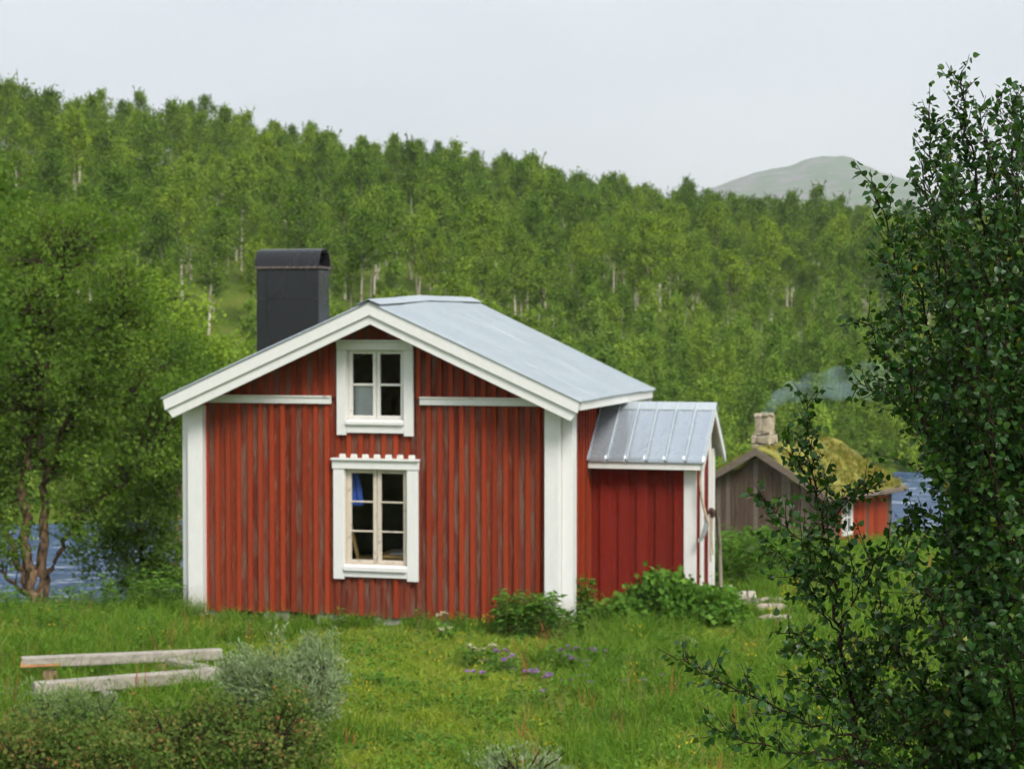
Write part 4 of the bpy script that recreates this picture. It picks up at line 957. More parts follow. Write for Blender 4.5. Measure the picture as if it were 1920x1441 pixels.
# ------------------------------------------------------------------ trees and shrubs built from stems and leafy masses
def mass_plant(name, label, cat, base, stems, masses, ntar, per, sigma, leaf, bark_m, leaf_m, seed, tmpl=LEAF_RHOMB, up=0.3, jit=0.7, twig_r=0.012, ground=True, group=None, lsides=6, shoots=0.0, dirz=-0.4):
    """stems: lists of world points with radii; masses: (px, py, Y, rx_px, ry_px, depth_m). Twigs grow from the stems into the masses and carry leaf clusters"""
    rs = np.random.RandomState(seed); o = empty(name, base); b0 = np.array(o.location); lines = []; SP = []
    for pts, r0, r1 in stems:
        L_ = catmull([np.array(p, float) for p in pts], 6); L_[1:-1] += rs.normal(0, r0 * 0.45, (len(L_) - 2, 3))
        lines.append((L_ - b0, np.linspace(r0, r1, len(L_)))); SP.append(L_[len(L_) // 4:])
    SP = np.concatenate(SP); vol = np.array([m_[3] * m_[4] for m_ in masses], float); vol /= vol.sum(); P = []; D = []; tone = []
    for k in range(ntar):
        px, py, Y, rx, ry, dp = masses[rs.choice(len(masses), p=vol)]
        v = unit(rs.normal(0, 1, 3)) * rs.uniform(0.25, 1) ** 0.45
        tgt = np.array(at(px + v[0] * rx, py - v[2] * ry, Y + v[1] * dp))
        if ground: tgt[2] = max(tgt[2], hz(tgt[0], tgt[1]) + 0.04)
        d2 = np.linalg.norm(SP - tgt - np.array([0, 0, 0.15]), axis=1) + 0.9 * np.maximum(0, SP[:, 2] - tgt[2]); s0 = SP[int(np.argmin(d2 * rs.uniform(0.8, 1.25, len(SP))))]
        mid = (s0 + tgt) / 2 + np.array([0, 0, 0.10 * np.linalg.norm(tgt - s0)]) + rs.normal(0, 0.06, 3) * np.linalg.norm(tgt - s0)
        tw = catmull([s0, mid, tgt], 4); lines.append((tw - b0, np.linspace(twig_r, twig_r * 0.25, len(tw))))
        if shoots and rs.uniform() < shoots: tgt = tgt + np.array([rs.normal(0, 0.06), 0, rs.uniform(0.0, 1.0) ** 2 * 0.26])
        m_ = max(3, int(per * rs.uniform(0.4, 1.6))); d = unit(tgt - s0)
        s = rs.uniform(-0.9, 0.6, m_)[:, None]
        P.append(tgt + d * s * sigma * 2.2 + rs.normal(0, sigma, (m_, 3)) * np.array([1, 1, 0.75])); D.append(np.tile(d * 0.6 + np.array([0, 0, dirz]), (m_, 1)))
        tone.append(np.clip(rs.uniform(0, 1) * 0.5 + rs.uniform(0, 0.5, m_), 0, 1))
    P = np.concatenate(P); D = np.concatenate(D); tone = np.concatenate(tone)
    if ground: 
        gz = hgt(P[:, 0], P[:, 1]); kp = P[:, 2] > gz - 0.02; P, D, tone = P[kp], D[kp], tone[kp]
    link('trunk' if cat == 'tree' else 'stem', tubes('stem', lines, lsides), bark_m, o)
    tag(link('crown' if cat == 'tree' else 'foliage', leaves('foliage', rs, P - b0, D, leaf * rs.uniform(0.7, 1.3, len(P)), tmpl, up, jit, tone), leaf_m, o), None, None, None, 'stuff')
    return tag(o, label, cat, group)
def W(px, py, Y): return tuple(at(px, py, Y))
def gbase(px, py, Y):
    p = at(px, py, Y); return (p.x, p.y, hz(p.x, p.y))
# big many-stemmed birch on the river bank
mass_plant('bank_birch', 'large gnarled many-stemmed birch on the river bank at the left edge', 'tree', gbase(62, 1118, 36), [
    ([W(62, 1135, 36), W(48, 1010, 36), W(46, 905, 35.8), W(64, 800, 35.6), W(92, 650, 35.6), W(120, 470, 35.8)], 0.115, 0.02),
    ([W(80, 1128, 36), W(80, 1005, 36.2), W(86, 900, 36.4), W(72, 820, 36.6), W(76, 690, 36.8), W(40, 500, 37)], 0.105, 0.02),
    ([W(72, 1110, 36), W(108, 1040, 35.8), W(152, 965, 35.5), W(232, 905, 35.3), W(300, 845, 35.2)], 0.055, 0.015),
    ([W(54, 1105, 36), W(22, 1015, 36.2), W(-30, 880, 36.4), W(-70, 700, 36.5)], 0.07, 0.02),
    ([W(58, 1118, 36), W(30, 1100, 35.6), W(2, 1072, 35.4), W(-60, 1050, 35.2)], 0.05, 0.02),
    ([W(86, 900, 36.4), W(130, 780, 36), W(190, 660, 36), W(220, 560, 36)], 0.07, 0.012)],
    [(110, 540, 36, 190, 120, 2.0), (70, 690, 36, 170, 110, 2.0), (225, 700, 35.8, 110, 150, 1.6), (-60, 700, 36, 130, 250, 2.0), (285, 840, 35.4, 60, 70, 1.0), (10, 860, 35.6, 60, 60, 1.0), (150, 430, 36.4, 100, 60, 1.5), (40, 400, 36.5, 60, 50, 1.2), (260, 590, 36, 60, 70, 1.2), (330, 760, 35.5, 45, 60, 0.9), (120, 850, 37, 50, 60, 1.0), (150, 960, 35.6, 70, 50, 0.8), (5, 1000, 35.4, 45, 60, 0.8), (190, 860, 35.6, 90, 70, 1.0)],
    1250, 38, 0.13, 0.066, M['brown_bark'], M['left_leaf'], 1)
mass_plant('bank_birch', 'birch crown leaning in at the upper left edge of the picture', 'tree', gbase(-110, 1180, 31), [
    ([W(-110, 1200, 31), W(-120, 900, 31), W(-90, 600, 31), W(-40, 380, 31), W(-5, 300, 31)], 0.10, 0.012)],
    [(-45, 400, 31, 70, 130, 1.0), (-110, 560, 31, 110, 160, 1.2), (-20, 620, 31.5, 50, 60, 0.8)], 170, 55, 0.15, 0.075, M['brown_bark'], M['left_leaf'], 2)
mass_plant('bank_willow', 'leafy bush on the river bank against the left side of the red cabin', 'shrub', gbase(275, 1105, 38.5), [
    ([W(270, 1112, 38.5), W(262, 1000, 38.5), W(250, 900, 38.5), W(230, 760, 38.5)], 0.06, 0.012), ([W(280, 1112, 38.5), W(305, 990, 38.3), W(322, 870, 38.2)], 0.05, 0.012), ([W(275, 1112, 38.5), W(230, 1040, 38.3), W(200, 980, 38)], 0.04, 0.01)],
    [(265, 960, 38.5, 75, 90, 1.2), (310, 820, 38.3, 60, 130, 1.2), (265, 1075, 38.2, 60, 40, 0.9), (345, 700, 39, 60, 80, 1.2), (320, 1050, 38, 40, 60, 0.8), (190, 1030, 38.2, 55, 50, 0.8)], 480, 42, 0.12, 0.062, M['brown_bark'], M['left_leaf'], 3)
mass_plant('bank_birch', 'pale green birch behind the gnarled birch, left of the cabin roof', 'tree', gbase(330, 1040, 44), [
    ([W(330, 1085, 44), W(335, 900, 44), W(320, 700, 44), W(330, 560, 44)], 0.08, 0.012), ([W(335, 900, 44), W(390, 760, 44), W(410, 660, 44)], 0.05, 0.01)],
    [(300, 600, 44, 90, 90, 1.4), (390, 690, 44, 60, 70, 1.2), (330, 760, 44, 110, 90, 1.4)], 260, 52, 0.18, 0.085, M['brown_bark'], M['young_leaf'], 4)
# shrubs in the foreground
def sstem(px, py, Y, spread, h, n, seed, rad=0.012):
    rs = random.Random(seed); b = gbase(px, py, Y); out = []
    for k in range(n):
        a = rs.uniform(0, 6.28); e = spread * rs.uniform(0.3, 1)
        out.append(([b, (b[0] + 0.4 * e * math.cos(a), b[1] + 0.4 * e * math.sin(a), b[2] + 0.5 * h), (b[0] + e * math.cos(a), b[1] + e * math.sin(a), b[2] + h * rs.uniform(0.7, 1))], rad, rad * 0.3))
    return b, out
def shrub(name, label, px, py, Y, spread, h, masses, ntar, per, sigma, leaf, lm, seed, tmpl=LEAF_RHOMB, up=0.2, n=9, dirz=0.4, jit=0.6, cat='shrub', group=None):
    b, st_ = sstem(px, py, Y, spread, h, n, seed)
    return mass_plant(name, label, cat, b, st_, masses, ntar, per, sigma, leaf, M['twig'], lm, seed, tmpl, up, jit, 0.004, True, group, 4, 0.45 if name in ('dwarf_birch', 'grey_willow') else 0.0, dirz)
shrub('grey_willow', 'silvery grey willow bush hiding the right end of the timber frame', 520, 1400, 18.8, 0.5, 0.7, [(520, 1288, 18.9, 95, 48, 0.5), (594, 1274, 19.1, 40, 62, 0.35), (465, 1292, 18.8, 50, 36, 0.4), (555, 1325, 18.7, 75, 50, 0.5)], 480, 40, 0.045, 0.05, M['willow_leaf'], 21, LEAF_LONG, 0.1, 16, 0.7, 0.5)
shrub('grey_willow', 'small grey green willow in front of the near beam on the left', 160, 1420, 18.0, 0.4, 0.6, [(160, 1338, 18.1, 80, 30, 0.4), (100, 1350, 18.0, 60, 35, 0.35)], 150, 30, 0.05, 0.046, M['grey_green_leaf'], 22, LEAF_LONG, 0.1, 12, 0.7, 0.5)
shrub('grey_willow', 'pale willow tuft at the bottom edge of the meadow', 980, 1500, 16.4, 0.4, 0.4, [(980, 1478, 16.5, 80, 22, 0.35), (930, 1482, 16.4, 40, 18, 0.3)], 130, 34, 0.045, 0.048, M['willow_leaf'], 23, LEAF_LONG, 0.1, 9, 0.7, 0.5)
shrub('dwarf_birch', 'dark reddish dwarf birch in the bottom left corner', 95, 1540, 15.6, 0.6, 0.7, [(70, 1425, 15.8, 120, 45, 0.5), (190, 1440, 15.4, 100, 45, 0.5), (130, 1405, 15.9, 55, 28, 0.4), (10, 1425, 15.6, 60, 36, 0.5), (215, 1420, 15.8, 35, 26, 0.3)], 560, 30, 0.06, 0.032, M['dwarf_leaf'], 24, LEAF_RHOMB, 0.3, 18)
shrub('dwarf_birch', 'dwarf birch between the timber frame and the bottom edge', 330, 1520, 16.4, 0.5, 0.7, [(330, 1385, 16.8, 55, 34, 0.4), (290, 1430, 16.2, 80, 45, 0.5), (265, 1385, 16.6, 30, 25, 0.4), (390, 1390, 16.6, 40, 55, 0.4)], 380, 30, 0.06, 0.032, M['dwarf_leaf'], 25, LEAF_RHOMB, 0.3, 16)
shrub('dwarf_birch', 'rusty tipped dwarf birch below the silvery willow', 490, 1520, 16.4, 0.6, 0.75, [(470, 1385, 16.8, 70, 45, 0.5), (555, 1400, 16.8, 50, 50, 0.4), (440, 1430, 16.2, 100, 40, 0.5), (520, 1350, 17.0, 45, 35, 0.4), (540, 1440, 16.4, 70, 40, 0.4)], 520, 30, 0.06, 0.032, M['dwarf_leaf'], 26, LEAF_RHOMB, 0.3, 18)
shrub('raspberry_bush', 'lush green bush under the porch wall', 1235, 1165, 27.1, 0.45, 0.5, [(1240, 1122, 27.1, 62, 44, 0.35), (1180, 1152, 27.0, 48, 28, 0.3), (1285, 1140, 27.0, 45, 40, 0.35)], 240, 26, 0.07, 0.085, M['herb_leaf'], 27, LEAF_RHOMB, 0.4, 12, 0.0)
shrub('raspberry_bush', 'green bush at the foot of the white porch corner', 1340, 1175, 27.0, 0.4, 0.4, [(1335, 1138, 27.1, 45, 34, 0.3), (1365, 1155, 26.9, 32, 26, 0.25)], 140, 26, 0.065, 0.08, M['herb_leaf'], 28, LEAF_RHOMB, 0.4, 10, 0.0)
# fireweed and tall herbs: upright stems with narrow leaves
def herb_clump(name, label, px, py, Y, n, h, spread, seed, leaf=0.11, lm='herb_leaf', cat='plant', group=None):
    rs = np.random.RandomState(seed); b = gbase(px, py, Y); o = empty(name, b); lines = []; P = []; D = []
    for k in range(n):
        a = rs.uniform(0, 6.28); e = spread * math.sqrt(rs.uniform(0, 1)); hh = h * rs.uniform(0.6, 1.1); x, y = e * math.cos(a), e * math.sin(a) * 0.8
        z0 = hz(b[0] + x, b[1] + y) - b[2]; lx, ly = rs.normal(0, 0.08, 2) * hh
        L_ = np.array([(x, y, z0 - 0.02), (x + lx * 0.4, y + ly * 0.4, z0 + hh * 0.5), (x + lx, y + ly, z0 + hh)]); lines.append((L_, [0.005, 0.004, 0.002]))
        m_ = int(30 * hh / 0.7) + 6; t_ = rs.uniform(0.12, 1.0, m_); an = np.arange(m_) * 2.4 + rs.uniform(0, 6)
        P.append(np.stack([np.interp(t_, [0, .5, 1], L_[:, i]) for i in range(3)], -1)); D.append(np.stack([np.cos(an), np.sin(an), np.full(m_, 0.35) - 0.3 * rs.uniform(0, 1, m_)], -1))
    P, D = np.concatenate(P), np.concatenate(D)
    link('stem', tubes('stem', lines, 4), M['herb_stem'], o)
    tag(link('foliage', leaves('foliage', rs, P, D, leaf * rs.uniform(0.6, 1.2, len(P)), LEAF_LONG, 0.7, 0.2), M[lm], o), None, None, None, 'stuff')
    return tag(o, label, cat, group)
herb_clump('fireweed', 'dense green fireweed clump left of the right white corner post', 985, 1180, 26.2, 60, 0.55, 0.42, 1, 0.13)
herb_clump('fireweed', 'fireweed in front of the right white corner post of the cabin', 1070, 1190, 25.8, 22, 0.45, 0.22, 2, 0.12)
herb_clump('fireweed', 'tall fireweed between the corner post and the porch wall', 1097, 1160, 26.9, 12, 0.66, 0.13, 3)
herb_clump('fireweed', 'low fireweed at the left foot of the porch wall', 1140, 1175, 26.8, 12, 0.28, 0.25, 4)
for i, (px, n_, h_, lab) in enumerate(((508, 3, 0.33, 'small fireweed at the foot of the gable, leftmost'), (462, 3, 0.30, 'thin green weed beside the left white corner post'), (640, 4, 0.34, 'fireweed at the gable foot below the left edge of the window'), (563, 3, 0.24, 'low weed before the dark gap under the gable boards'), (795, 4, 0.30, 'fireweed at the gable foot just right of the window'), (870, 4, 0.25, 'low herbs at the gable foot right of the white umbel'))):
    herb_clump('fireweed', lab, px, 1172, 26.7, n_, h_, 0.10, 10 + i, 0.09)
for i, (px, Y, lab) in enumerate(((1362, 31.0, 'bright tall weeds just behind the porch, nearest the leaning pole'), (1395, 31.8, 'bright tall weeds below the brown gable of the turf cabin'), (1432, 33.0, 'tall weeds left of the slim birch sapling'), (1380, 33.5, 'far tall weeds against the brown cabin boards'), (1470, 35, 'tall weeds behind the slim birch sapling'))):
    herb_clump('tall_weed', lab, px, 1085 - (Y - 31) * 6, Y, 46, 0.85, 0.62, 30 + i, 0.12)

# ------------------------------------------------------------------ meadow: grass tufts, forbs
r = np.random.RandomState(77)
def field(n, y0, y1, xm):
    y = y0 + (y1 - y0) * r.uniform(0, 1, n); x = r.uniform(-1, 1, n) * (0.2526 * y + xm); return x, y
X, Y = field(25000, 14.5, 30.5, 1.2); X2, Y2 = field(8000, 30.5, 62, 1.0); X3, Y3 = field(1200, 5, 14.5, 1.0)
X, Y = np.concatenate([X, X2, X3]), np.concatenate([Y, Y2, Y3])
keep = (Y < bank_near(X) - 0.7)
# keep the floor plans of both cabins and the stones clear
ca, sa = math.cos(YAW), math.sin(YAW); dx_, dy_ = X - P0.x, Y - P0.y; lx = dx_ * ca - dy_ * sa; ly = dx_ * sa + dy_ * ca
keep &= ~((lx > -5.4) & (lx < 0.12) & (ly > 0.06) & (ly < 4.1)) & ~((lx > -0.1) & (lx < 1.5) & (ly > 1.85) & (ly < 3.2))
ca2, sa2 = math.cos(TY), math.sin(TY); dx_, dy_ = X - turf.location.x, Y - turf.location.y; l2x = dx_ * ca2 - dy_ * sa2; l2y = dx_ * sa2 + dy_ * ca2
keep &= ~((l2x > -3.5) & (l2x < 0.05) & (l2y > 0.0) & (l2y < 4.3))
for o_ in [o_ for o_ in C.objects if o_.name.startswith(('path_stone', 'plank_step', 'door_step'))]: keep &= (X - o_.location.x) ** 2 + (Y - o_.location.y) ** 2 > 0.27 ** 2
X, Y, lx, ly = X[keep], Y[keep], lx[keep], ly[keep]
lawn = np.clip(1.25 - np.abs((X + 0.75 + 0.08 * (Y - 20)) / (1.15 + 0.10 * np.clip(Y - 18, 0, 9))) ** 1.5, 0, 1) * (Y < 26.4) + np.exp(-(((X - 2.6) / 0.8) ** 2 + ((Y - 27.2) / 2.2) ** 2)) + 0.8 * np.exp(-(((X + 2.6) / 2.2) ** 2 + ((Y - 25.1) / 0.8) ** 2))
lawn = np.clip(lawn + 0.45 * vnoise(X, Y, 1.1, 41), 0, 1)
wall = np.exp(-((ly + 0.05) / 0.28) ** 2) * ((lx > -5.7) & (lx < 0.5))
u = r.uniform(0, 1, len(X)); g_ = vnoise(X, Y, 0.9, 42) + 0.5 * vnoise(X, Y, 0.35, 44)
shade_out = np.ones(len(X), bool)
for o_ in [o_ for o_ in C.objects if o_.name.startswith(('grey_willow', 'dwarf_birch', 'raspberry'))]: shade_out &= (X - o_.location.x) ** 2 + (Y - o_.location.y) ** 2 > 0.30 ** 2
tallp = np.clip(0.60 - lawn + 0.62 * g_, 0, 1); tk = r.uniform(0, 1, len(X)) < tallp
idx = np.where(u < 0.45, 0, np.where(u < 0.8, 1, 2))
idx = np.where(tk, np.where(u < 0.45, 3, np.where(u < 0.75, 4, np.where(u < 0.83, 5, 9))), idx)
fb = r.uniform(0, 1, len(X)) < np.clip(0.10 + 0.22 * vnoise(X, Y, 0.7, 43) + 0.15 * vnoise(X, Y, 0.25, 45), 0.02, 0.4); idx = np.where(fb & ~tk, 8, idx); idx = np.where(fb & tk, 9, idx)
wl = r.uniform(0, 1, len(X)) < wall * 0.8; idx = np.where(wl, np.where(u < 0.5, 3, 4), idx)
dr = r.uniform(0, 1, len(X)); idx = np.where(dr < 0.05, 7, idx); idx = np.where((dr > 0.985) & (lawn < 0.7), 6, idx); idx = np.where((dr > 0.972) & (dr < 0.978) & (lawn < 0.8), 10, idx)
X, Y, idx = X[shade_out], Y[shade_out], idx[shade_out]; far = Y > 30.5
Zg = hgt(X, Y); sc_ = r.uniform(0.7, 1.25, len(X)) * np.where(far, 1.05, 1.0) * (1 - 0.38 * np.exp(-((ly[shade_out] + 0.1) / 0.7) ** 2) * ((lx[shade_out] > -5.0) & (lx[shade_out] < 0.6))) * (1 - 0.55 * np.exp(-(((X - 3.4) / 0.9) ** 2 + ((Y - 27.2) / 2.0) ** 2)))
# kind: blades, height, spread, width, bend, material
KINDS = [(22, 0.11, 0.14, 0.009, 0.9, 'grass_lawn'), (22, 0.15, 0.15, 0.009, 1.0, 'grass_lawn'), (20, 0.10, 0.15, 0.009, 1.2, 'grass'), (22, 0.30, 0.13, 0.009, 0.7, 'grass'), (20, 0.39, 0.13, 0.009, 0.8, 'grass'), (18, 0.52, 0.14, 0.008, 0.6, 'grass'),
         (8, 0.46, 0.12, 0.006, 0.5, 'grass_dry'), (12, 0.15, 0.15, 0.008, 1.1, 'grass_dry'), (30, 0.12, 0.16, 0.030, 0.6, 'herb_leaf'), (34, 0.22, 0.15, 0.030, 0.5, 'herb_leaf'), (6, 0.42, 0.08, 0.010, 0.3, 'petal_rust')]
gm = ['grass_lawn', 'grass', 'grass_dry', 'herb_leaf', 'petal_rust']; GV, GT, GM = [], [], []
for k, (nb, h_, sp_, w_, bd, mn) in enumerate(KINDS):
    sel = np.where(idx == k)[0]
    if len(sel) == 0: continue
    nn = len(sel) * nb; ti = np.repeat(sel, nb); S = sc_[ti]; a = r.uniform(0, 6.28, nn); e = sp_ * np.sqrt(r.uniform(0, 1, nn)) * S
    bx = X[ti] + e * np.cos(a); by = Y[ti] + e * np.sin(a); hb = h_ * S * r.uniform(0.45, 1.2, nn); d = r.uniform(0, 6.28, nn); be = bd * hb * r.uniform(0.2, 1.2, nn)
    dx, dy = be * np.cos(d), be * np.sin(d); f = r.uniform(0, 3.14, nn); w = w_ * r.uniform(0.7, 1.3, nn) * np.where(far[ti], 1.6, 1.0); wx, wy = w / 2 * np.cos(f), w / 2 * np.sin(f); B = np.stack([bx, by, Zg[ti] - 0.02], -1)
    if mn == 'herb_leaf':       # broad leaves held on short stalks
        st_ = r.uniform(0.1, 1.0, nn) * hb; c_ = B + np.stack([0 * dx, 0 * dx, st_], -1); ln = w * 1.5; uX, uY = np.cos(d), np.sin(d); tl = r.uniform(-0.3, 0.5, nn)
        v0 = c_; v2 = c_ + np.stack([ln * uX, ln * uY, ln * tl], -1); mdp = (v0 + v2) / 2; sd = np.stack([-uY * w / 2, uX * w / 2, r.normal(0, 0.25, nn) * w], -1); v1, v3 = mdp + sd + np.array([0, 0, 0.004]), mdp - sd + np.array([0, 0, 0.004])
    else:
        v0 = B; v2 = B + np.stack([dx, dy, hb * (1 - 0.25 * bd)], -1); mdp = B + np.stack([dx * 0.28, dy * 0.28, hb * 0.52], -1); sd = np.stack([wx, wy, 0 * wx], -1); v1, v3 = mdp + sd, mdp - sd
    GV.append(np.stack([v0, v1, v2, v3], 1).reshape(-1, 3)); GT.append(np.repeat(np.clip(r.uniform(0, 1, nn) * 0.75 + 0.25 * u[:len(X)][ti], 0, 1), 4)); GM.append(np.full(nn, gm.index(mn)))
GV = np.concatenate(GV); GT = np.concatenate(GT); GM = np.concatenate(GM)
gme = mesh_np('grass', GV, np.arange(len(GV)).reshape(-1, 4), False, tone=GT)
for n_ in gm: gme.materials.append(M[n_])
gme.polygons.foreach_set('material_index', GM.astype(np.int32)); gme.update(); print('blades', len(GM))
tag(link('grass', gme), 'uneven green meadow grass with low herbs around the cabin', None, None, 'stuff')
# tall herbs on the bank left of the cabin
for i, (px, Y_, n_, h_, sp_, lab) in enumerate(((305, 28.2, 26, 0.62, 0.42, 'tall grass-green herbs against the left white corner of the cabin'), (235, 29.0, 26, 0.66, 0.5, 'tall herbs before the bushy river bank'), (165, 29.6, 24, 0.60, 0.5, 'tall herbs before the open water on the left'), (115, 28.4, 22, 0.50, 0.45, 'herbs just right of the gnarled birch trunk'), (20, 28.8, 24, 0.60, 0.5, 'tall herbs at the left edge before the water'))):
    herb_clump('bank_herb', lab, px, 1150, Y_, n_, h_, sp_, 90 + i, 0.10)
# taller herb patches in the meadow
for i, (px, py, Y_, n_, h_, sp_, lab) in enumerate(((890, 1262, 23.3, 16, 0.34, 0.30, 'leafy herb patch under the creamy umbels'), (955, 1280, 22.7, 16, 0.28, 0.32, 'leafy herb patch below the left purple flowers'), (1075, 1268, 23.2, 18, 0.30, 0.36, 'leafy herb patch under the right purple flowers'), (1180, 1275, 23.0, 14, 0.26, 0.36, 'low leafy patch right of the purple flowers'), (1000, 1345, 20.6, 16, 0.24, 0.36, 'low dark herb patch in the middle of the meadow'), (1110, 1375, 19.6, 18, 0.28, 0.40, 'dark herb patch near the bottom, left of the birch branch'), (700, 1310, 21.6, 10, 0.18, 0.26, 'small bright herb patch right of the silvery willow'), (1285, 1225, 24.6, 14, 0.34, 0.30, 'herb patch under the umbels before the porch'), (250, 1190, 25.0, 14, 0.36, 0.40, 'tall herbs behind the timber frame'), (90, 1185, 25.2, 16, 0.42, 0.45, 'tall herbs at the left edge behind the timber frame'), (1220, 1330, 21.2, 12, 0.24, 0.34, 'herb patch left of the low birch branch'))):
    herb_clump('meadow_herb', lab, px, py, Y_, n_, h_, sp_, 60 + i, 0.075)
# scattered tiny yellow flowers
n = 120; fx, fy = field(n, 17, 29, 0.5); ok = ~((fx - P0.x > -6.2) & (fx < 2.6) & (fy > 26.0)); fx, fy = fx[ok], fy[ok]
yk = []
for k in range(3):
    rs = np.random.RandomState(k); m_ = 7; P = np.stack([rs.normal(0, 0.03, m_), rs.normal(0, 0.03, m_), rs.uniform(0.2, 0.3, m_)], -1)
    me = leaves('buttercup', rs, P, np.tile([[0, 0, 1.0]], (m_, 1)), 0.020, LEAF_RHOMB, 0.5, 1.0); me.materials.append(M['petal_yellow']); yk.append(me)
scatter('buttercups', np.stack([fx, fy, hgt(fx, fy)], -1), np.stack([0 * fx, 0 * fx, fx * 7], -1), r.uniform(0.7, 1.2, len(fx)), r.randint(3, size=len(fx)), yk, 'tiny yellow flowers sprinkled through the meadow')
# purple cranesbills and white umbels, each plant a thing
def flower(name, label, px, py, Y, h, seed, kind, group):
    rs = np.random.RandomState(seed); p = at(px, py, Y); gz = hz(p.x, p.y); h = max(0.12, min(0.75, p.z - gz)); o = empty(name, (p.x, p.y, gz))
    ns = 3 if kind == 'p' else 2; lines = []; BP = []; BD = []
    for k in range(ns):
        a = rs.uniform(0, 6.28); e = rs.uniform(0.01, 0.06); tip = np.array([e * math.cos(a), e * math.sin(a), h * rs.uniform(0.86, 1.04)])
        lines.append((np.array([(0, 0, -0.02), tip * np.array([0.3, 0.3, 0.55]), tip]), [0.004, 0.003, 0.002]))
        if kind == 'p':
            m_ = 6; an = np.arange(m_) * 1.05; BP.append(np.tile(tip, (m_, 1))); BD.append(np.stack([np.cos(an), np.sin(an), np.full(m_, 0.35)], -1))
        else:
            for j in range(12):
                q = tip + np.array([rs.normal(0, 0.032), rs.normal(0, 0.032), rs.normal(0, 0.008)]); lines.append((np.array([tip - np.array([0, 0, 0.05]), q]), [0.0015, 0.001]))
                m_ = 7; an = np.arange(m_) * 0.9; BP.append(np.tile(q, (m_, 1))); BD.append(np.stack([np.cos(an), np.sin(an), np.full(m_, 0.4)], -1))
    BP, BD = np.concatenate(BP), np.concatenate(BD)
    link('stem', tubes('stem', lines, 4), M['herb_stem'], o)
    tag(link('bloom', leaves('bloom', rs, BP, BD, 0.036 if kind == 'p' else 0.016, LEAF_RHOMB, 0.6, 0.15), M['petal_purple' if kind == 'p' else 'petal_white'], o), None, None, None, 'stuff')
    m_ = 16; an = rs.uniform(0, 6.28, m_); LP = np.stack([np.cos(an) * 0.02, np.sin(an) * 0.02, rs.uniform(0.02, h * 0.6, m_)], -1)
    tag(link('foliage', leaves('foliage', rs, LP, np.stack([np.cos(an), np.sin(an), np.full(m_, 0.3)], -1), 0.07, LEAF_RHOMB, 0.7, 0.3), M['herb_leaf'], o), None, None, None, 'stuff')
    return tag(o, label, 'flower', group)
rp_ = random.Random(3)
for k, (px, py) in enumerate([(932, 1216), (946, 1217), (950, 1232), (962, 1228), (964, 1254), (945, 1236), (905, 1276)]):
    flower('cranesbill', 'purple cranesbill in the patch beside the white umbels', px, py, 23.3 - (py - 1216) * 0.02, 0.4, 60 + k, 'p', 'purple cranesbills beside the umbels')
for k, (px, py) in enumerate([(1056, 1216), (1068, 1212), (1080, 1214), (1068, 1227), (1098, 1236), (1118, 1218), (1134, 1218), (1112, 1216), (1100, 1246), (1076, 1232)]):
    flower('cranesbill', 'purple cranesbill in the patch before the right corner of the cabin', px, py, 23.6 - (py - 1212) * 0.02, 0.4, 80 + k, 'p', 'purple cranesbills before the cabin corner')
for k, (px, py) in enumerate([(988, 1258), (1000, 1258), (1004, 1264), (1030, 1266), (1094, 1272), (1104, 1294), (1062, 1290), (1018, 1330), (1204, 1280), (1028, 1282), (1170, 1280), (1240, 1262), (880, 1278)]):
    flower('cranesbill', 'single purple cranesbill scattered low in the middle of the meadow', px, py, 22.4 - (py - 1258) * 0.02, 0.35, 100 + k, 'p', 'scattered purple cranesbills')
for k, (px, py, lab) in enumerate([(828, 1146, 'white umbel standing against the red gable boards, tallest'), (834, 1176, 'white umbel below the one on the red gable boards'), (880, 1208, 'creamy umbel left in the flowering clump'), (900, 1212, 'creamy umbel in the middle of the flowering clump'), (922, 1206, 'creamy umbel right in the flowering clump'), (906, 1248, 'creamy umbel lowest in the flowering clump'), (1288, 1192, 'creamy umbel in the clump before the porch, topmost'), (1276, 1206, 'creamy umbel in the clump before the porch, left'), (1302, 1200, 'creamy umbel in the clump before the porch, right'), (1290, 1216, 'creamy umbel in the clump before the porch, lowest')]):
    flower('umbel_flower', lab, px, py, 25.6 if k < 2 else (23.4 if k < 6 else 24.6), 0.5, 130 + k, 'w', None)

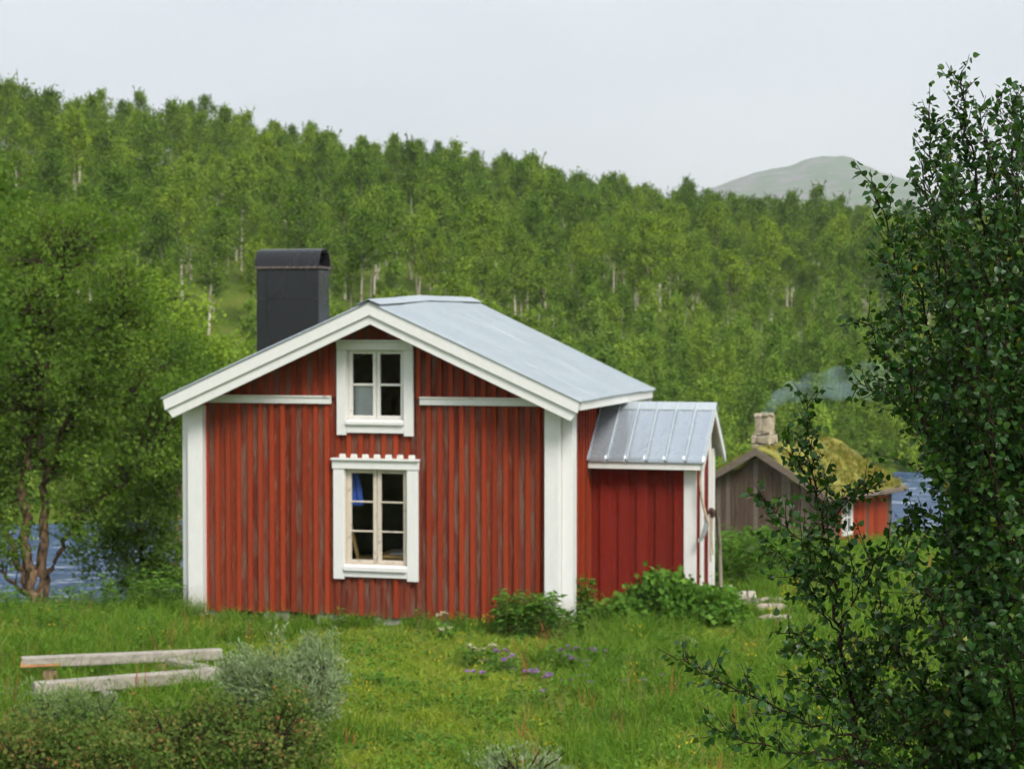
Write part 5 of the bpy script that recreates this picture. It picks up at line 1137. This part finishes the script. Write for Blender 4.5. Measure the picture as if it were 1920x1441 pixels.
# ------------------------------------------------------------------ near birches on the right, in focus
leaf_var = []
for k in range(8):
    me = leaves('leaf', np.random.RandomState(k), np.zeros((1, 3)), None, 1.0, LEAF_BIRCH, tone=np.array([[0.05, 0.25, 0.4, 0.55, 0.7, 0.85, 0.3, 0.93][k]]), smooth=True, frames=(np.array([[1.0, 0, 0]]), np.array([[0, 1.0, 0]]), np.array([[0, 0, 1.0]])))
    me.materials.append(M['near_leaf']); leaf_var.append(me)
def near_birch(name, label, base, stems, seed, dens=1.0, cat='tree'):
    rs = np.random.RandomState(seed); o = empty(name, base); b0 = np.array(o.location); lines = []; LP, LD, LT = [], [], []
    def put_leaves(tw, step, tipy):
        seg = np.linalg.norm(np.diff(tw, axis=0), axis=1); tot = seg.sum(); m_ = max(2, int(tot / step)); cum = np.concatenate([[0], seg.cumsum()])
        s = (np.arange(m_) + rs.uniform(0.1, 0.9, m_)) / m_ * tot; P = np.stack([np.interp(s, cum, tw[:, i]) for i in range(3)], -1)
        tg_ = unit(tw[-1] - tw[0]); sd = unit(rs.normal(0, 1, (m_, 3)) - tg_ * 0.2); d = unit(sd * 0.75 + tg_ * 0.45 + np.array([0, 0, -0.25]))
        LP.append(P + d * 0.011); LD.append(d); tn = rs.uniform(0, 0.86, m_); tn = np.where(s / tot > 0.88, np.minimum(0.93, tn + tipy), tn); tn = np.where(rs.uniform(0, 1, m_) < 0.008, 1.0, tn); LT.append(tn)
    for pts, r0, r1, f0, tl in stems:
        L_ = catmull([np.array(p, float) for p in pts], 8); n_ = len(L_); L_[1:-1] += rs.normal(0, 0.006, (n_ - 2, 3)); lines.append((L_ - b0, np.linspace(r0, r1, n_)))
        seg = np.linalg.norm(np.diff(L_, axis=0), axis=1); cum = np.concatenate([[0], seg.cumsum()]); tot = cum[-1]
        nt_ = int(tot * (1 - f0) / 0.0165 * dens)
        for k in range(nt_):
            f = f0 + (1 - f0) * (k + rs.uniform(0, 1)) / nt_; s = f * tot; i = min(n_ - 2, int(np.searchsorted(cum, s) - 1)); t_ = (s - cum[i]) / (seg[i] + 1e-9)
            p0 = L_[i] + (L_[i + 1] - L_[i]) * t_; tg_ = unit(L_[i + 1] - L_[i]); rad = rs.normal(0, 1, 3); rad = unit(rad - tg_ * rad.dot(tg_))
            d = unit(tg_ * 0.75 + rad * 0.8 + np.array([0, 0, 0.22])); ln = tl * (1.05 - 0.78 * (f - f0) / (1 - f0 + 1e-9)) * rs.uniform(0.45, 1.2) + 0.03
            tw = catmull([p0, p0 + d * ln * 0.5, p0 + d * ln + np.array([0, 0, 0.10 * ln]) + rs.normal(0, 0.06 * ln, 3)], 3); lines.append((tw - b0, np.linspace(0.0018, 0.0008, len(tw))))
            put_leaves(tw, 0.0115, 0.25)
            for j in range(rs.randint(1, 4) if ln > 0.12 else 0):
                q = tw[rs.randint(1, len(tw) - 1)]; d2 = unit(d + rs.normal(0, 0.6, 3)); l2 = ln * rs.uniform(0.3, 0.6)
                t2 = np.stack([q, q + d2 * l2 * 0.5, q + d2 * l2 + np.array([0, 0, 0.05 * l2])]); lines.append((t2 - b0, np.array([0.0012, 0.0009, 0.0006]))); put_leaves(t2, 0.013, 0.25)
        put_leaves(L_[int(n_ * 0.8):], 0.02, 0.2)
    P, D, T_ = np.concatenate(LP), np.concatenate(LD), np.concatenate(LT); n_ = len(P); S = rs.uniform(0.014, 0.028, n_) * np.where(T_ > 0.88, 0.75, 1)
    Xf, Yf, Zf = leaf_frames(rs, D, 0.45, 0.35)
    link('trunk', tubes('trunk', lines, 5), M['twig'], o)
    px = CX + P[:, 0] / P[:, 1] * F_PX; py = HOR - (P[:, 2] - EYE) / P[:, 1] * F_PX
    inview = (px > 0) & (px < 1915) & (py > 5) & (py < 1435); score = np.where(inview, S / P[:, 1] * (0.6 + np.abs(Zf[:, 1]) * 1.2), -1.0)
    big = np.argsort(-score)[:300]; bigset = np.zeros(n_, bool); bigset[big] = True
    for i in big:
        me = leaf_var[7 if T_[i] > 0.9 else int(min(6.9, T_[i] * 7.6))]
        lf = link('leaf', me, None, o); mt = Matrix.Identity(4)
        for c_, ax in enumerate((Xf[i], Yf[i], Zf[i])):
            for rr2 in range(3): mt[rr2][c_] = ax[rr2] * S[i]
        for rr2 in range(3): mt[rr2][3] = P[i][rr2] - b0[rr2]
        lf.matrix_local = mt
    rm = ~bigset
    tag(link('foliage', leaves('foliage', rs, P[rm] - b0, None, S[rm], LEAF_BIRCH, tone=T_[rm], smooth=True, frames=(Xf[rm], Yf[rm], Zf[rm])), M['near_leaf'], o), None, None, None, 'stuff')
    print(name, 'leaves', n_)
    return tag(o, label, cat)
def WS(*p): return [W(*q) for q in p]
bR = at(1905, 1441, 6.4); bR = (bR.x, bR.y, hz(bR.x, bR.y))
root = (bR[0], bR[1], bR[2] - 0.03)
rsx = random.Random(9)
stemsR = [
    ([root] + WS((1885, 1250, 6.3), (1868, 900, 6.2), (1855, 640, 6.15), (1838, 380, 6.1), (1815, 250, 6.1), (1803, 135, 6.1)), 0.0115, 0.0014, 0.18, 0.24),
    ([root] + WS((1930, 1100, 6.6), (1915, 700, 6.6), (1905, 400, 6.6), (1914, 170, 6.6)), 0.0108, 0.0014, 0.2, 0.24),
    ([root] + WS((1870, 1300, 6.0), (1790, 1000, 5.8), (1722, 760, 5.8), (1680, 500, 5.8), (1640, 345, 5.8)), 0.0086, 0.0014, 0.25, 0.22),
    ([root] + WS((1890, 1050, 6.4), (1800, 700, 6.4), (1765, 520, 6.4), (1748, 330, 6.4), (1742, 200, 6.4)), 0.0086, 0.0014, 0.25, 0.22),
    ([root] + WS((1870, 1330, 6.0), (1800, 1210, 5.7), (1740, 1110, 5.6), (1690, 1020, 5.6)), 0.0072, 0.0014, 0.25, 0.24),
    ([root] + WS((1850, 1380, 6.2), (1740, 1300, 6.1), (1668, 1200, 6.0), (1640, 1060, 6.0)), 0.0072, 0.0014, 0.3, 0.22),
    ([root] + WS((1935, 1000, 6.8), (1830, 800, 6.8), (1715, 660, 6.8), (1612, 598, 6.8)), 0.0072, 0.0014, 0.35, 0.20),
    ([root] + WS((1920, 1150, 6.2), (1840, 950, 6.1), (1750, 830, 6.0), (1672, 745, 6.0), (1602, 722, 6.0)), 0.0072, 0.0014, 0.35, 0.20),
    ([root] + WS((1860, 1420, 6.0), (1700, 1400, 5.9), (1560, 1370, 5.8), (1400, 1300, 5.7), (1268, 1236, 5.7)), 0.0072, 0.0014, 0.3, 0.16),
    ([root] + WS((1850, 1455, 5.9), (1700, 1440, 5.8), (1560, 1420, 5.7), (1420, 1395, 5.7), (1325, 1362, 5.7)), 0.0065, 0.0014, 0.3, 0.15),
    ([root] + WS((1900, 1200, 5.9), (1870, 950, 5.7), (1850, 760, 5.7), (1800, 600, 5.7)), 0.0079, 0.0014, 0.2, 0.26),
    ([root] + WS((1960, 1150, 6.9), (1985, 800, 6.9), (1975, 450, 6.9), (1955, 190, 6.9)), 0.0086, 0.0014, 0.2, 0.26),
    ([root] + WS((1830, 1320, 6.6), (1770, 1180, 6.8), (1740, 1100, 6.9)), 0.0065, 0.0014, 0.2, 0.28),
    ([root] + WS((1900, 1350, 5.6), (1850, 1260, 5.4), (1770, 1190, 5.4)), 0.0065, 0.0014, 0.2, 0.26),
    ([root] + WS((1930, 1300, 5.7), (1925, 1100, 5.5), (1890, 980, 5.5)), 0.0065, 0.0014, 0.2, 0.26),
    ([root] + WS((1800, 1440, 5.9), (1710, 1370, 5.8), (1650, 1290, 5.8)), 0.0058, 0.0014, 0.25, 0.22),
    ([root] + WS((1895, 1150, 6.7), (1850, 850, 7.0), (1800, 640, 7.0), (1720, 440, 7.0)), 0.0072, 0.0014, 0.3, 0.26),
    ([root] + WS((1925, 1050, 6.0), (1905, 800, 5.8), (1880, 600, 5.8), (1870, 430, 5.8)), 0.0072, 0.0014, 0.25, 0.26),
    ([root] + WS((1780, 1420, 6.5), (1680, 1360, 6.7), (1600, 1320, 6.8), (1540, 1290, 6.8)), 0.0058, 0.0014, 0.3, 0.18)]
for tx, ty2, dy2 in ((1728, 300, 6.0), (1772, 240, 6.5), (1838, 205, 6.3), (1872, 180, 6.0), (1896, 185, 6.4), (1692, 430, 6.3), (1658, 490, 6.6), (1782, 320, 5.9), (1640, 640, 6.2), (1850, 300, 6.7)):
    stemsR.append(([root] + WS(((1905 + tx) / 2 + 30, 1000, (6.4 + dy2) / 2), (tx + 45, (ty2 + 700) / 2 + 40, dy2), (tx, ty2, dy2)), 0.007, 0.0012, 0.5, 0.15))
for k in range(16):
    tx = rsx.uniform(1730, 1990); ty2 = rsx.uniform(420, 1250) + max(0, 1800 - tx) * 1.5; dy2 = rsx.uniform(5.6, 7.1)
    stemsR.append(([root] + WS(((1905 + tx) / 2 + 25, (1441 + ty2) / 2 + 30, (6.4 + dy2) / 2), (tx, ty2, dy2)), 0.0065, 0.0014, 0.25, 0.27))
near_birch('birch_bush', 'large dark glossy birch bush filling the right edge of the picture', bR, stemsR, 31, 1.0)
bS = at(1612, 1441, 6.2); bS = (bS.x, bS.y, hz(bS.x, bS.y)); rootS = (bS[0], bS[1], bS[2] - 0.03)
stemsS = [
    ([rootS] + WS((1605, 1400, 6.2), (1588, 1270, 6.2), (1562, 1090, 6.2), (1541, 980, 6.2), (1520, 860, 6.2), (1512, 742, 6.2)), 0.0086, 0.0014, 0.42, 0.14),
    (WS((1568, 1130, 6.2), (1520, 1040, 6.1), (1468, 975, 6.05), (1420, 925, 6.0)), 0.0037, 0.001, 0.15, 0.10),
    (WS((1580, 1210, 6.2), (1530, 1120, 6.2), (1480, 1060, 6.1), (1428, 1015, 6.1)), 0.0037, 0.001, 0.2, 0.10),
    (WS((1545, 1000, 6.2), (1590, 930, 6.3), (1650, 900, 6.3)), 0.0031, 0.001, 0.15, 0.12),
    (WS((1574, 1170, 6.2), (1640, 1060, 6.2), (1690, 1000, 6.2), (1735, 960, 6.2)), 0.0037, 0.001, 0.15, 0.13),
    (WS((1590, 1290, 6.2), (1540, 1225, 6.1), (1500, 1200, 6.1), (1478, 1188, 6.1)), 0.0037, 0.001, 0.3, 0.10),
    (WS((1598, 1350, 6.2), (1660, 1230, 6.1), (1720, 1150, 6.1)), 0.0037, 0.001, 0.15, 0.16),
    (WS((1600, 1370, 6.2), (1550, 1300, 6.3), (1490, 1260, 6.3)), 0.0031, 0.001, 0.2, 0.10),
    (WS((1532, 930, 6.2), (1500, 870, 6.2), (1475, 820, 6.2)), 0.004, 0.0012, 0.1, 0.07)]
near_birch('birch_sapling', 'slim dark stemmed birch sapling before the turf cabin', bS, stemsS, 32, 0.85)

# ------------------------------------------------------------------ smoke from the stone chimney
m = bpy.data.materials.new('wood_smoke'); m.use_nodes = True; t = m.node_tree; t.nodes.clear()
o = N(t, 'ShaderNodeOutputMaterial'); pv = N(t, 'ShaderNodeVolumePrincipled'); pv.inputs['Color'].default_value = (0.62, 0.86, 0.95, 1); pv.inputs['Anisotropy'].default_value = 0.1
nz_ = noise(t, 1.5, 4, 0.6, (0.7, 1, 1.2)); ntc = N(t, 'ShaderNodeTexCoord'); sx = N(t, 'ShaderNodeSeparateXYZ'); t.links.new(ntc.outputs['Object'], sx.inputs[0])
fade = N(t, 'ShaderNodeMapRange', clamp=True); fade.inputs[1].default_value = 0.0; fade.inputs[2].default_value = 3.6; fade.inputs[3].default_value = 1.0; fade.inputs[4].default_value = 0.03; t.links.new(sx.outputs[0], fade.inputs[0])
nr = ramp(t, [(0.38, (0.02,) * 3), (0.66, (1,) * 3)], nz_); m1 = N(t, 'ShaderNodeMath', operation='MULTIPLY'); t.links.new(nr, m1.inputs[0]); t.links.new(fade.outputs[0], m1.inputs[1])
m2 = N(t, 'ShaderNodeMath', operation='MULTIPLY'); m2.inputs[1].default_value = 2.1; t.links.new(m1.outputs[0], m2.inputs[0]); t.links.new(m2.outputs[0], pv.inputs['Density']); t.links.new(pv.outputs[0], o.inputs['Volume'])
path = [(0, 0, -0.05), (0.18, 0, 0.15), (0.5, 0.1, 0.42), (1.1, 0.2, 0.62), (2.0, 0.4, 0.72), (3.2, 0.6, 0.82), (4.8, 0.9, 1.0)]
PL = catmull(path, 5); rad = np.interp(np.linspace(0, 1, len(PL)), [0, 0.12, 0.35, 0.7, 0.97, 1], [0.10, 0.14, 0.25, 0.44, 0.60, 0.02]); rad[0] = 0.01
rad *= 1 + 0.15 * np.sin(np.arange(len(PL)) * 1.7)
sm = link('smoke', tubes('smoke', [(PL, rad)], 14), m); sm.location = CHIM_TOP + Vector((0, 0, 0.02))
tag(sm, 'thin blue smoke drifting right from the stone chimney', None, None, 'stuff')

# ------------------------------------------------------------------ the moist air of the valley
m = bpy.data.materials.new('valley_haze'); m.use_nodes = True; t = m.node_tree; t.nodes.clear()
o = N(t, 'ShaderNodeOutputMaterial'); pv = N(t, 'ShaderNodeVolumePrincipled'); pv.inputs['Color'].default_value = (0.93, 0.96, 1.0, 1); pv.inputs['Density'].default_value = 0.00030; t.links.new(pv.outputs[0], o.inputs['Volume'])
hzb = MB().box(-3300, 3300, -120, 7300, -60, 190).build('haze', m); tag(hzb, 'thin pale haze in the valley air', None, None, 'stuff')
